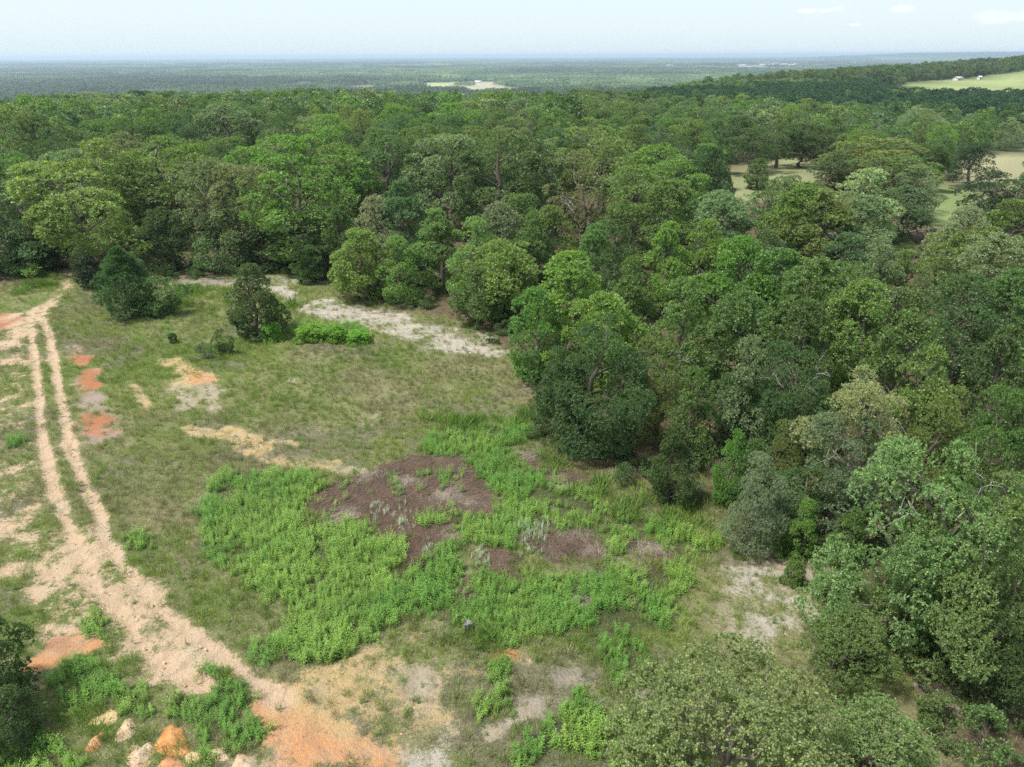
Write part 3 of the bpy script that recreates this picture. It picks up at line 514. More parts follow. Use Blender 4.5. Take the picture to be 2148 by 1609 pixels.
  ('cone', 1, 14.08, 35.55, 5, 1.19, 6.2, 'mid', 'green young tree right of the narrow bright young tree'),
  ('near', 2, 16.14, 36.14, 5.6, 1.48, 3.0, 'olive', 'olive young tree behind the grey young oak'),
  ('near', 0, 16.47, 33.93, 4.8, 1.62, 1.52, 'mid', 'green young tree right of the grey young oak'),
  ('near', 2, 13.04, 31.62, 6, 1.59, 2.58, 'pale', 'grey young oak standing above the white sand at right'),
  ('cone', 2, 15.56, 31.15, 3.6, 0.92, 0.23, 'bright', 'small bright conical tree right of the grey young oak'),
  ('cone', 1, 17.74, 30.47, 3.7, 0.9, 2.65, 'mid', 'small green conical tree right of the small bright conical tree'),
  ('shrub', 0, 16.14, 28.11, 2.6, 0.71, 1.56, 'mid', 'green shrub below the small green conical tree'),
  ('shrub', 1, 15.56, 27.64, 1.5, 0.59, 5.58, 'lime', 'small light green sapling right of the low yellow green bush'),
  ('shrub', 0, 14.86, 31.16, 1.3, 0.52, 5.22, 'bright', 'small bright sapling between the grey young oak and bright conical tree'),
  ('shrub', 0, 17.93, 27.49, 1.6, 0.71, 3.13, 'mid', 'green sapling left below the huge oak'),
  ('leafy', 0, 14.54, 29.08, 1.2, 0.59, 0.2, 'olive', 'low yellow green bush on the sand below the bright conical tree'),
  ('near', 1, 17.83, 24.72, 11.0, 3.36, 1.6, 'moss', 'huge green oak filling the right edge of the photo'),
  ('near', 0, 19.1, 23.42, 10, 2.86, 1.52, 'moss', 'second huge oak at the right edge below the first'),
  ('near', 2, 17.97, 25.26, 6.6, 1.61, 1.31, 'mid', 'green tree crown at the left foot of the huge oak'),
  ('near', 2, 19.62, 21.72, 7.0, 1.92, 1.45, 'dark', 'dark green oak low at the right edge'),
  ('airy', 0, 7.4, 16.69, 6.5, 4.21, 5.46, 'moss', 'gappy olive oak with bare grey twigs at the bottom right'),
  ('airy', 1, 14.41, 22.86, 3.4, 1.74, 0.89, 'olive', 'yellowish open bushy tree between the white sand and the gappy oak'),
  ('airy', 1, 13.12, 17.9, 3.6, 2.09, 0.32, 'moss', 'lower olive tree touching the right side of the gappy oak'),
  ('shrub', 0, 17.29, 20.53, 1.6, 0.87, 5.83, 'mid', 'green shrub right of the gappy oak'),
  ('shrub', 1, 17.95, 18.85, 2.6, 1.18, 3.55, 'mid', 'leafy shrub under the dark oak at the bottom right'),
  ('shrub', 0, 18.16, 24.2, 1.2, 0.76, 6.22, 'olive', 'small olive shrub under the huge oak'),
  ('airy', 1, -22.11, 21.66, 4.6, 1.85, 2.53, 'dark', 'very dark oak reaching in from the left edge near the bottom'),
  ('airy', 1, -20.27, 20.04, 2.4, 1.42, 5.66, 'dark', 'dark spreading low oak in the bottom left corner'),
  ('yoak', 0, 27.86, 63.67, 7.98, 2.79, 5.75, 'dark', 'dark green oak in front of the large light green tree', 'oaks of the wood'),
  ('yoak', 3, 24.91, 69.38, 7.86, 3.23, 1.82, 'dark', 'dark green oak in front of the small upright pasture tree', 'oaks of the wood'),
  ('yoak', 0, 9.05, 75.05, 8.76, 3.07, 0.58, 'mid', 'first mid green oak before and right of the brown half dead oak', 'oaks of the wood'),
  ('yoak', 4, 32.96, 69.0, 8.83, 3.1, 1.8, 'blue', 'blue green oak before and right of the large light green tree', 'oaks of the wood'),
  ('yoak', 4, 37.85, 66.5, 7.96, 3.07, 4.23, 'olive', 'olive oak before and right of the broad green dome oak', 'oaks of the wood'),
  ('yoak', 3, 21.26, 74.32, 7.78, 2.9, 2.86, 'dark', 'dark green oak before and left of the small upright pasture tree', 'oaks of the wood'),
  ('yoak', 4, 27.04, 74.89, 8.09, 3.21, 4.99, 'blue', 'blue green oak in front of the small upright pasture tree', 'oaks of the wood'),
  ('yoak', 4, 37.88, 72.28, 7.8, 2.93, 0.39, 'grey', 'grey green oak before and left of the broad green dome oak', 'oaks of the wood'),
  ('yoak', 4, 10.54, 81.0, 7.92, 3.29, 5.52, 'mid', 'second mid green oak before and right of the brown half dead oak', 'oaks of the wood'),
  ('oak', 2, 0.88, 85.6, 9.87, 3.97, 0.54, 'mid', 'first mid green oak behind and right of the largest dark green oak', 'oaks of the wood'),
  ('oak', 4, 37.11, 102.75, 9.02, 3.14, 0.53, 'mid', 'mid green oak behind and right of the small upright pasture tree', 'oaks of the wood'),
  ('oak', 0, 42.9, 102.57, 8.38, 3.22, 5.85, 'dark', 'dark green oak behind the large light green tree', 'oaks of the wood'),
  ('oak', 2, 41.31, 108.61, 8.4, 3.03, 2.83, 'grey', 'grey green oak behind and left of the large light green tree', 'oaks of the wood'),
  ('oak', 1, -2.19, 117.0, 10.64, 3.75, 5.55, 'mid', 'first mid green oak behind the largest dark green oak', 'oaks of the wood'),
  ('oak', 1, 3.95, 119.09, 10.67, 3.94, 3.26, 'grey', 'first grey green oak behind and right of the largest dark green oak', 'oaks of the wood'),
  ('oak', 2, -69.76, 98.62, 11.81, 4.8, 3.85, 'dark', 'dark green oak behind and left of the blue green oak at the left edge', 'oaks of the wood'),
  ('oak', 1, -8.86, 121.21, 14.45, 5.44, 6.1, 'dark', 'first dark green oak behind the broad grey green oak', 'oaks of the wood'),
  ('oak', 4, -20.58, 119.88, 14.34, 5.03, 1.31, 'dark', 'dark green oak behind and left of the pointed cedar like tree', 'oaks of the wood'),
  ('oak', 4, -39.16, 116.56, 12.5, 4.53, 1.83, 'mid', 'first mid green oak behind and right of the bare twigged oak top', 'oaks of the wood'),
  ('oak', 2, -48.57, 113.28, 12.63, 4.45, 1.26, 'bright', 'bright green oak behind and left of the two grey green oaks', 'oaks of the wood'),
  ('oak', 2, -63.76, 105.74, 12.55, 4.82, 3.84, 'grey', 'first grey green oak behind and left of the leaning light green oak', 'oaks of the wood'),
  ('oak', 1, 29.36, 120.7, 8.61, 3.22, 3.98, 'dark', 'first dark green oak behind and right of the broad yellow green oak', 'oaks of the wood'),
  ('oak', 0, -0.52, 124.31, 12.05, 4.2, 1.47, 'dark', 'first dark green oak behind the largest dark green oak', 'oaks of the wood'),
  ('oak', 0, -57.51, 111.06, 11.92, 4.48, 4.1, 'mid', 'mid green oak behind and left of the big olive yellow oak', 'oaks of the wood'),
  ('oak', 2, 9.57, 125.28, 9.08, 3.37, 2.33, 'olive', 'olive oak behind and left of the brown half dead oak', 'oaks of the wood'),
  ('oak', 0, -15.6, 126.48, 12.76, 4.53, 4.44, 'dark', 'first dark green oak behind and right of the pointed cedar like tree', 'oaks of the wood'),
  ('oak', 3, -71.42, 106.06, 11.97, 4.45, 1.31, 'bright', 'bright green oak behind the blue green oak at the left edge', 'oaks of the wood'),
  ('oak', 1, 26.29, 125.3, 8.7, 3.59, 3.46, 'blue', 'first blue green oak behind the broad yellow green oak', 'oaks of the wood'),
  ('oak', 0, 16.51, 127.83, 8.77, 3.56, 3.1, 'blue', 'first blue green oak behind and right of the brown half dead oak', 'oaks of the wood'),
  ('oak', 2, 33.19, 125.62, 9.32, 3.39, 0.03, 'dark', 'second dark green oak behind and right of the broad yellow green oak', 'oaks of the wood'),
  ('oak', 3, -46.76, 121.33, 12.47, 5.01, 2.21, 'dark', 'first dark green oak behind the two grey green oaks', 'oaks of the wood'),
  ('oak', 3, 5.56, 130.3, 11.14, 3.79, 5.86, 'grey', 'second grey green oak behind and right of the largest dark green oak', 'oaks of the wood'),
  ('oak', 0, -24.31, 128.69, 11.92, 4.32, 4.45, 'mid', 'first mid green oak behind and left of the pointed cedar like tree', 'oaks of the wood'),
  ('oak', 1, -69.5, 113.34, 11.35, 4.58, 2.86, 'grey', 'second grey green oak behind and left of the leaning light green oak', 'oaks of the wood'),
  ('oak', 1, -1.88, 133.09, 13.31, 5.01, 5.21, 'mid', 'second mid green oak behind the largest dark green oak', 'oaks of the wood'),
  ('oak', 2, -40.73, 126.78, 11.67, 4.38, 4.22, 'grey', 'first grey green oak behind and left of the big yellow green oak', 'oaks of the wood'),
  ('oak', 3, -56.75, 120.72, 13.57, 5.2, 4.18, 'mid', 'mid green oak behind the big olive yellow oak', 'oaks of the wood'),
  ('oak', 2, -12.99, 133.32, 11.97, 4.57, 2.57, 'bright', 'bright green oak behind and left of the broad grey green oak', 'oaks of the wood'),
  ('oak', 0, 30.14, 131.47, 9.71, 3.99, 5.64, 'blue', 'blue green oak behind and right of the broad yellow green oak', 'oaks of the wood'),
  ('oak', 0, -20.45, 134.05, 11.5, 3.92, 3.45, 'blue', 'first blue green oak behind the pointed cedar like tree', 'oaks of the wood'),
  ('oak', 0, 6.84, 136.31, 9.82, 3.84, 0.25, 'bright', 'bright green oak behind and left of the brown half dead oak', 'oaks of the wood'),
  ('oak', 1, 24.02, 135.34, 9.28, 3.43, 0.28, 'bright', 'first bright green oak behind and left of the broad yellow green oak', 'oaks of the wood'),
  ('oak', 2, -49.0, 128.89, 11.97, 4.79, 3.16, 'mid', 'mid green oak behind and right of the two grey green oaks', 'oaks of the wood'),
  ('oak', 3, -79.55, 113.55, 13.76, 5.05, 6.01, 'mid', 'first mid green oak behind and left of the blue green oak at the left edge', 'oaks of the wood'),
  ('oak', 1, 35.81, 134.18, 9.66, 3.52, 2.75, 'dark', 'third dark green oak behind and right of the broad yellow green oak', 'oaks of the wood'),
  ('oak', 2, 1.96, 140.98, 10.33, 3.76, 2.56, 'mid', 'second mid green oak behind and right of the largest dark green oak', 'oaks of the wood'),
  ('oak', 0, -64.59, 125.92, 13.67, 5.58, 1.28, 'grey', 'grey green oak behind and left of the big olive yellow oak', 'oaks of the wood'),
  ('oak', 4, -16.04, 140.81, 13.76, 4.99, 0.3, 'mid', 'first mid green oak behind and right of the pointed cedar like tree', 'oaks of the wood'),
  ('oak', 4, -41.97, 135.61, 14.43, 5.15, 0.05, 'dark', 'first dark green oak behind and left of the big yellow green oak', 'oaks of the wood'),
  ('oak', 2, -24.17, 140.03, 11.35, 4.37, 6.18, 'mid', 'second mid green oak behind and left of the pointed cedar like tree', 'oaks of the wood'),
  ('oak', 3, -72.54, 122.84, 12.47, 4.72, 3.12, 'dark', 'first dark green oak behind and left of the leaning light green oak', 'oaks of the wood'),
  ('oak', 4, -56.15, 131.28, 11.92, 4.39, 5.38, 'olive', 'olive oak behind and left of the two grey green oaks', 'oaks of the wood'),
  ('oak', 4, 33.13, 139.93, 11.24, 3.9, 0.09, 'dark', 'fourth dark green oak behind and right of the broad yellow green oak', 'oaks of the wood'),
  ('oak', 3, -7.14, 144.52, 12.11, 4.27, 0.12, 'olive', 'olive oak behind and right of the broad grey green oak', 'oaks of the wood'),
  ('oak', 0, 26.01, 144.38, 10.51, 3.95, 0.45, 'dark', 'first dark green oak behind and left of the broad yellow green oak', 'oaks of the wood'),
  ('oak', 4, 5.49, 147.59, 10.11, 4.22, 5.07, 'grey', 'third grey green oak behind and right of the largest dark green oak', 'oaks of the wood'),
  ('oak', 4, -53.27, 137.93, 11.72, 4.21, 3.27, 'dark', 'second dark green oak behind the two grey green oaks', 'oaks of the wood'),
  ('oak', 1, 87.99, 120.03, 10.05, 4.02, 5.41, 'dark', 'first dark green oak behind and right of the dark rounded oak at the right edge', 'oaks of the wood'),
  ('oak', 2, -19.14, 147.65, 11.96, 4.31, 3.47, 'olive', 'olive oak behind and right of the pointed cedar like tree', 'oaks of the wood'),
  ('oak', 1, -85.38, 122.57, 12.69, 5.16, 0.17, 'grey', 'first grey green oak behind and left of the blue green oak at the left edge', 'oaks of the wood'),
  ('oak', 2, -26.18, 147.48, 11.82, 4.42, 5.14, 'mid', 'third mid green oak behind and left of the pointed cedar like tree', 'oaks of the wood'),
  ('oak', 1, -60.88, 137.03, 11.34, 4.22, 2.14, 'mid', 'mid green oak behind and right of the big olive yellow oak', 'oaks of the wood'),
  ('oak', 3, 38.98, 145.52, 9.36, 3.92, 1.0, 'bright', 'bright green oak behind and right of the broad yellow green oak', 'oaks of the wood'),
  ('oak', 1, -78.9, 128.83, 12.92, 5.0, 1.71, 'dark', 'first dark green oak behind and right of the blue green oak at the left edge', 'oaks of the wood'),
  ('oak', 4, -70.49, 133.72, 12.02, 4.69, 5.82, 'blue', 'blue green oak behind and right of the leaning light green oak', 'oaks of the wood'),
  ('oak', 2, -4.22, 151.25, 11.09, 3.84, 0.74, 'mid', 'first mid green oak behind and left of the largest dark green oak', 'oaks of the wood'),
  ('oak', 2, 25.75, 152.55, 11.86, 4.44, 0.54, 'olive', 'olive oak behind and left of the broad yellow green oak', 'oaks of the wood'),
  ('oak', 0, -46.72, 147.63, 12.27, 4.27, 3.65, 'grey', 'second grey green oak behind and left of the big yellow green oak', 'oaks of the wood'),
  ('oak', 1, -15.05, 154.2, 13.28, 4.98, 1.06, 'mid', 'mid green oak behind and left of the broad grey green oak', 'oaks of the wood'),
  ('oak', 3, 34.83, 151.08, 10.06, 3.51, 1.26, 'dark', 'fifth dark green oak behind and right of the broad yellow green oak', 'oaks of the wood'),
  ('oak', 3, 91.87, 125.74, 9.22, 3.19, 0.68, 'dark', 'second dark green oak behind and right of the dark rounded oak at the right edge', 'oaks of the wood'),
  ('oak', 3, 9.75, 156.05, 11.36, 4.17, 3.08, 'blue', 'blue green oak behind and left of the brown half dead oak', 'oaks of the wood'),
  ('oak', 3, -7.72, 157.17, 11.63, 4.25, 6.11, 'mid', 'first mid green oak behind and right of the broad grey green oak', 'oaks of the wood'),
  ('oak', 4, 0.17, 157.68, 13.42, 5.2, 5.5, 'grey', 'grey green oak behind the largest dark green oak', 'oaks of the wood'),
  ('oak', 0, -23.31, 156.33, 14.42, 5.21, 4.19, 'blue', 'second blue green oak behind the pointed cedar like tree', 'oaks of the wood'),
  ('oak', 2, -68.98, 142.22, 13.29, 5.24, 2.4, 'dark', 'first dark green oak behind the big olive yellow oak', 'oaks of the wood'),
  ('oak', 1, -77.05, 138.73, 11.43, 4.61, 2.74, 'mid', 'first mid green oak behind the leaning light green oak', 'oaks of the wood'),
  ('oak', 2, 40.52, 153.74, 9.24, 3.16, 0.2, 'mid', 'first mid green oak behind and right of the broad yellow green oak', 'oaks of the wood'),
  ('oak', 1, 15.54, 161.22, 10.03, 3.84, 4.69, 'dark', 'dark green oak behind the brown half dead oak', 'oaks of the wood'),
  ('oak', 4, -85.24, 138.47, 13.46, 5.62, 1.38, 'dark', 'second dark green oak behind and right of the blue green oak at the left edge', 'oaks of the wood'),
  ('oak', 1, 31.45, 160.52, 11.23, 4.35, 1.46, 'blue', 'second blue green oak behind the broad yellow green oak', 'oaks of the wood'),
  ('oak', 1, 23.37, 162.62, 9.73, 3.79, 3.25, 'mid', 'first mid green oak behind and right of the brown half dead oak', 'oaks of the wood'),
  ('oak', 1, -35.75, 160.77, 11.62, 4.76, 2.43, 'blue', 'first blue green oak behind and right of the bright round oak', 'oaks of the wood'),
  ('oak', 0, -43.93, 158.74, 13.45, 5.15, 5.97, 'grey', 'grey green oak behind the big yellow green oak', 'oaks of the wood'),
  ('oak', 3, -13.45, 164.73, 12.59, 4.42, 6.06, 'dark', 'second dark green oak behind the broad grey green oak', 'oaks of the wood'),
  ('oak', 2, 9.12, 165.23, 12.4, 4.83, 5.42, 'mid', 'first mid green oak behind and left of the brown half dead oak', 'oaks of the wood'),
  ('oak', 2, -27.31, 163.99, 12.23, 4.17, 3.53, 'blue', 'blue green oak behind and left of the pointed cedar like tree', 'oaks of the wood'),
  ('oak', 4, -68.78, 151.36, 11.45, 4.7, 4.26, 'dark', 'first dark green oak behind and right of the big olive yellow oak', 'oaks of the wood'),
  ('oak', 2, 39.62, 162.37, 11.84, 4.48, 3.6, 'olive', 'first olive oak behind and right of the broad yellow green oak', 'oaks of the wood'),
  ('oak', 0, -2.33, 167.5, 13.89, 4.75, 1.69, 'mid', 'third mid green oak behind the largest dark green oak', 'oaks of the wood'),
  ('oak', 1, -83.74, 146.59, 11.73, 4.34, 5.16, 'dark', 'second dark green oak behind and left of the leaning light green oak', 'oaks of the wood'),
  ('oak', 0, 19.3, 168.36, 11.09, 4.19, 2.28, 'mid', 'second mid green oak behind and right of the brown half dead oak', 'oaks of the wood'),
  ('oak', 0, -77.58, 151.71, 14.24, 5.07, 3.08, 'mid', 'mid green oak behind and right of the leaning light green oak', 'oaks of the wood'),
  ('oak', 1, -97.99, 140.3, 11.76, 4.73, 5.9, 'grey', 'second grey green oak behind and left of the blue green oak at the left edge', 'oaks of the wood'),
  ('oak', 3, 33.73, 167.96, 10.09, 3.45, 4.14, 'dark', 'first dark green oak behind the broad yellow green oak', 'oaks of the wood'),
  ('oak', 3, -20.26, 170.29, 12.18, 5.05, 0.42, 'mid', 'second mid green oak behind and right of the pointed cedar like tree', 'oaks of the wood'),
  ('oak', 2, 5.56, 171.6, 10.09, 3.45, 2.74, 'dark', 'first dark green oak behind and right of the largest dark green oak', 'oaks of the wood'),
  ('oak', 3, -33.67, 168.4, 14.26, 4.92, 4.56, 'olive', 'first olive oak behind and right of the bright round oak', 'oaks of the wood'),
  ('oak', 4, -12.92, 172.62, 11.44, 4.52, 3.46, 'dark', 'third dark green oak behind the broad grey green oak', 'oaks of the wood'),
  ('oak', 2, 12.18, 172.71, 10.7, 4.12, 2.54, 'grey', 'first grey green oak behind and left of the brown half dead oak', 'oaks of the wood'),
  ('oak', 4, 27.77, 171.26, 10.52, 3.71, 5.82, 'dark', 'second dark green oak behind and left of the broad yellow green oak', 'oaks of the wood'),
  ('oak', 1, 80.89, 153.5, 10.04, 4.04, 5.09, 'blue', 'blue green oak behind the broad green dome oak', 'oaks of the wood'),
  ('oak', 0, -52.7, 166.19, 12.56, 4.55, 5.2, 'dark', 'second dark green oak behind and left of the big yellow green oak', 'oaks of the wood'),
  ('oak', 2, -5.29, 174.31, 11.94, 4.45, 1.17, 'dark', 'dark green oak behind and left of the largest dark green oak', 'oaks of the wood'),
  ('oak', 2, -93.59, 147.15, 14.2, 4.99, 3.47, 'dark', 'third dark green oak behind and right of the blue green oak at the left edge', 'oaks of the wood'),
  ('oak', 2, 1.29, 175.65, 10.37, 3.56, 5.38, 'dark', 'second dark green oak behind and right of the largest dark green oak', 'oaks of the wood'),
  ('oak', 3, -71.7, 160.54, 14.0, 5.05, 6.22, 'dark', 'second dark green oak behind and right of the big olive yellow oak', 'oaks of the wood'),
  ('oak', 1, 74.53, 159.77, 11.6, 3.96, 1.45, 'bright', 'bright green oak behind and left of the broad green dome oak', 'oaks of the wood'),
  ('oak', 4, -46.25, 170.38, 12.49, 4.5, 3.79, 'dark', 'first dark green oak behind the big yellow green oak', 'oaks of the wood'),
  ('oak', 2, 19.26, 175.61, 9.38, 3.23, 4.08, 'mid', 'third mid green oak behind and right of the brown half dead oak', 'oaks of the wood'),
  ('oak', 1, 46.16, 170.74, 9.71, 3.43, 5.39, 'dark', 'first dark green oak behind and left of the small upright pasture tree', 'oaks of the wood'),
  ('oak', 3, -40.18, 173.96, 12.07, 4.2, 4.51, 'mid', 'mid green oak behind and right of the bright round oak', 'oaks of the wood'),
  ('oak', 1, 39.9, 174.1, 11.79, 4.58, 4.01, 'olive', 'second olive oak behind and right of the broad yellow green oak', 'oaks of the wood'),
  ('oak', 1, 26.66, 176.82, 9.92, 3.39, 1.34, 'bright', 'second bright green oak behind and left of the broad yellow green oak', 'oaks of the wood'),
  ('oak', 4, -86.18, 156.84, 12.97, 5.14, 6.04, 'mid', 'second mid green oak behind the leaning light green oak', 'oaks of the wood'),
  ('oak', 2, -27.64, 177.33, 14.35, 5.49, 4.64, 'bright', 'bright green oak behind and left of the pointed cedar like tree', 'oaks of the wood'),
  ('oak', 2, 10.71, 179.81, 10.38, 4.21, 0.76, 'grey', 'second grey green oak behind and left of the brown half dead oak', 'oaks of the wood'),
  ('oak', 4, 84.21, 159.33, 9.57, 3.8, 3.6, 'dark', 'dark green oak behind and right of the broad green dome oak', 'oaks of the wood'),
  ('oak', 2, -14.46, 180.59, 11.74, 4.81, 2.81, 'blue', 'first blue green oak behind the broad grey green oak', 'oaks of the wood'),
  ('oak', 2, 34.52, 178.22, 9.66, 3.43, 3.6, 'blue', 'third blue green oak behind the broad yellow green oak', 'oaks of the wood'),
  ('oak', 3, 18.48, 180.97, 9.64, 3.48, 2.65, 'blue', 'blue green oak behind the brown half dead oak', 'oaks of the wood'),
  ('oak', 1, -5.73, 182.22, 12.53, 5.01, 3.8, 'blue', 'blue green oak behind and left of the largest dark green oak', 'oaks of the wood'),
  ('oak', 2, -45.85, 177.31, 11.83, 4.04, 4.76, 'grey', 'grey green oak behind the bright round oak', 'oaks of the wood'),
  ('oak', 2, 80.84, 164.4, 9.15, 3.52, 3.48, 'mid', 'mid green oak behind and left of the broad green dome oak', 'oaks of the wood'),
  ('oak', 0, -78.45, 167.65, 14.83, 5.14, 1.69, 'bright', 'bright green oak behind the big olive yellow oak', 'oaks of the wood'),
  ('oak', 4, 27.83, 183.2, 10.64, 3.77, 3.18, 'dark', 'third dark green oak behind and left of the broad yellow green oak', 'oaks of the wood'),
  ('oak', 0, -40.0, 181.5, 11.81, 4.63, 0.58, 'blue', 'second blue green oak behind and right of the bright round oak', 'oaks of the wood'),
  ('oak', 1, 6.92, 185.94, 12.89, 4.49, 3.94, 'dark', 'third dark green oak behind and right of the largest dark green oak', 'oaks of the wood'),
  ('oak', 1, -23.11, 184.88, 13.66, 4.86, 4.29, 'mid', 'third mid green oak behind and right of the pointed cedar like tree', 'oaks of the wood'),
  ('oak', 1, -104.39, 154.67, 12.97, 4.57, 1.51, 'mid', 'second mid green oak behind and left of the blue green oak at the left edge', 'oaks of the wood'),
  ('oak', 2, -90.15, 164.13, 12.35, 4.97, 3.72, 'mid', 'third mid green oak behind the leaning light green oak', 'oaks of the wood'),
  ('oak', 0, 20.33, 186.25, 9.57, 3.42, 5.62, 'olive', 'olive oak behind and right of the brown half dead oak', 'oaks of the wood'),
  ('oak', 0, -54.39, 179.63, 12.7, 4.99, 3.44, 'dark', 'third dark green oak behind and left of the big yellow green oak', 'oaks of the wood'),
  ('oak', 2, 38.31, 183.88, 10.67, 4.24, 3.27, 'mid', 'mid green oak behind the broad yellow green oak', 'oaks of the wood'),
  ('oak', 3, 79.4, 170.46, 9.57, 3.64, 2.61, 'olive', 'olive oak behind and left of the broad green dome oak', 'oaks of the wood'),
  ('oak', 4, 46.9, 182.99, 10.81, 3.73, 2.78, 'dark', 'sixth dark green oak behind and right of the broad yellow green oak', 'oaks of the wood'),
  ('oak', 4, -98.42, 161.61, 13.45, 5.59, 0.92, 'olive', 'first olive oak behind and right of the blue green oak at the left edge', 'oaks of the wood'),
  ('oak', 3, 95.06, 164.27, 10.79, 3.91, 1.0, 'bright', 'bright green oak behind and left of the forked trunk oak', 'oaks of the wood'),
  ('oak', 3, -14.54, 190.02, 14.44, 5.83, 0.3, 'bright', 'bright green oak behind the broad grey green oak', 'oaks of the wood'),
  ('oak', 4, -36.65, 188.15, 12.71, 4.64, 3.21, 'olive', 'second olive oak behind and right of the bright round oak', 'oaks of the wood'),
  ('oak', 2, 33.1, 189.17, 10.71, 4.42, 2.39, 'mid', 'mid green oak behind and left of the broad yellow green oak', 'oaks of the wood'),
  ('oak', 4, -47.25, 186.18, 13.87, 4.97, 3.7, 'olive', 'olive oak behind the bright round oak', 'oaks of the wood'),
  ('oak', 4, -0.86, 193.37, 11.83, 4.69, 4.63, 'dark', 'second dark green oak behind the largest dark green oak', 'oaks of the wood'),
  ('oak', 1, -78.88, 176.58, 14.66, 5.42, 1.33, 'dark', 'third dark green oak behind and right of the big olive yellow oak', 'oaks of the wood'),
  ('oak', 2, 44.75, 188.56, 10.12, 3.64, 2.96, 'mid', 'second mid green oak behind and right of the broad yellow green oak', 'oaks of the wood'),
  ('oak', 3, 27.09, 191.98, 11.04, 3.88, 2.91, 'mid', 'fourth mid green oak behind and right of the brown half dead oak', 'oaks of the wood'),
  ('oak', 2, 50.72, 187.67, 10.0, 3.54, 2.97, 'blue', 'blue green oak behind and left of the small upright pasture tree', 'oaks of the wood'),
  ('oak', 3, -24.12, 193.47, 12.71, 4.68, 1.69, 'blue', 'blue green oak behind and right of the pointed cedar like tree', 'oaks of the wood'),
  ('oak', 3, -7.99, 194.86, 12.53, 4.29, 3.54, 'mid', 'second mid green oak behind and left of the largest dark green oak', 'oaks of the wood'),
  ('oak', 1, 20.92, 193.9, 9.69, 3.82, 0.22, 'blue', 'second blue green oak behind and right of the brown half dead oak', 'oaks of the wood'),
  ('oak', 0, 14.01, 194.7, 11.33, 4.68, 4.56, 'mid', 'second mid green oak behind and left of the brown half dead oak', 'oaks of the wood'),
  ('oak', 1, -59.8, 186.46, 11.41, 4.22, 0.33, 'dark', 'fourth dark green oak behind and left of the big yellow green oak', 'oaks of the wood'),
  ('oak', 2, 57.21, 187.29, 10.74, 3.97, 1.95, 'dark', 'second dark green oak behind and left of the small upright pasture tree', 'oaks of the wood'),
  ('oak', 4, 95.08, 172.45, 10.89, 4.21, 0.55, 'mid', 'mid green oak behind and right of the broad green dome oak', 'oaks of the wood'),
  ('oak', 1, -105.7, 166.49, 14.52, 4.94, 4.28, 'olive', 'second olive oak behind and right of the blue green oak at the left edge', 'oaks of the wood'),
  ('oak', 2, -89.48, 175.86, 11.4, 3.93, 1.22, 'dark', 'dark green oak behind and left of the big olive yellow oak', 'oaks of the wood'),
  ('oak', 1, 38.83, 195.69, 9.82, 3.9, 2.34, 'dark', 'second dark green oak behind the broad yellow green oak', 'oaks of the wood'),
  ('oak', 3, -54.81, 192.4, 13.61, 4.65, 5.59, 'dark', 'second dark green oak behind the big yellow green oak', 'oaks of the wood'),
  ('oak', 3, 6.28, 199.99, 12.51, 5.14, 5.88, 'bright', 'bright green oak behind and right of the largest dark green oak', 'oaks of the wood'),
  ('oak', 1, -15.33, 199.84, 12.01, 4.13, 1.37, 'blue', 'second blue green oak behind the broad grey green oak', 'oaks of the wood'),
  ('oak', 3, -96.72, 175.96, 11.95, 4.76, 1.04, 'dark', 'dark green oak behind the leaning light green oak', 'oaks of the wood'),
  ('oak', 1, 31.41, 198.81, 9.8, 3.7, 3.18, 'dark', 'fourth dark green oak behind and left of the broad yellow green oak', 'oaks of the wood'),
  ('oak', 1, -113.1, 166.56, 11.45, 4.02, 3.53, 'grey', 'third grey green oak behind and left of the blue green oak at the left edge', 'oaks of the wood'),
  ('oak', 4, -31.03, 199.01, 13.93, 5.75, 4.9, 'mid', 'fourth mid green oak behind and left of the pointed cedar like tree', 'oaks of the wood'),
  ('oak', 3, -79.72, 185.24, 12.71, 4.32, 6.23, 'blue', 'blue green oak behind and left of the two grey green oaks', 'oaks of the wood'),
  ('oak', 2, -1.86, 201.81, 10.58, 4.02, 5.94, 'mid', 'fourth mid green oak behind the largest dark green oak', 'oaks of the wood'),
  ('oak', 2, 23.55, 200.46, 11.6, 4.42, 3.06, 'mid', 'fifth mid green oak behind and right of the brown half dead oak', 'oaks of the wood'),
  ('oak', 4, -62.74, 192.72, 11.66, 4.25, 1.18, 'mid', 'second mid green oak behind and right of the bare twigged oak top', 'oaks of the wood'),
  ('oak', 1, 88.7, 182.88, 10.81, 4.18, 0.24, 'grey', 'grey green oak behind and left of the broad green dome oak', 'oaks of the wood'),
  ('oak', 0, 14.92, 202.8, 9.74, 4.06, 4.96, 'mid', 'third mid green oak behind and left of the brown half dead oak', 'oaks of the wood'),
  ('oak', 3, 58.42, 194.94, 10.86, 4.17, 0.71, 'mid', 'mid green oak behind and left of the small upright pasture tree', 'oaks of the wood'),
  ('oak', 2, -9.0, 203.58, 11.51, 4.32, 6.27, 'mid', 'second mid green oak behind and right of the broad grey green oak', 'oaks of the wood'),
  ('oak', 4, -43.27, 199.49, 13.92, 5.63, 4.11, 'olive', 'third olive oak behind and right of the bright round oak', 'oaks of the wood'),
  ('oak', 0, 100.65, 177.59, 10.63, 3.8, 2.86, 'mid', 'mid green oak behind and left of the forked trunk oak', 'oaks of the wood'),
  ('oak', 4, -105.07, 175.03, 12.08, 4.61, 4.88, 'mid', 'mid green oak behind and left of the leaning light green oak', 'oaks of the wood'),
  ('oak', 1, -88.74, 184.38, 14.64, 5.66, 2.8, 'dark', 'second dark green oak behind the big olive yellow oak', 'oaks of the wood'),
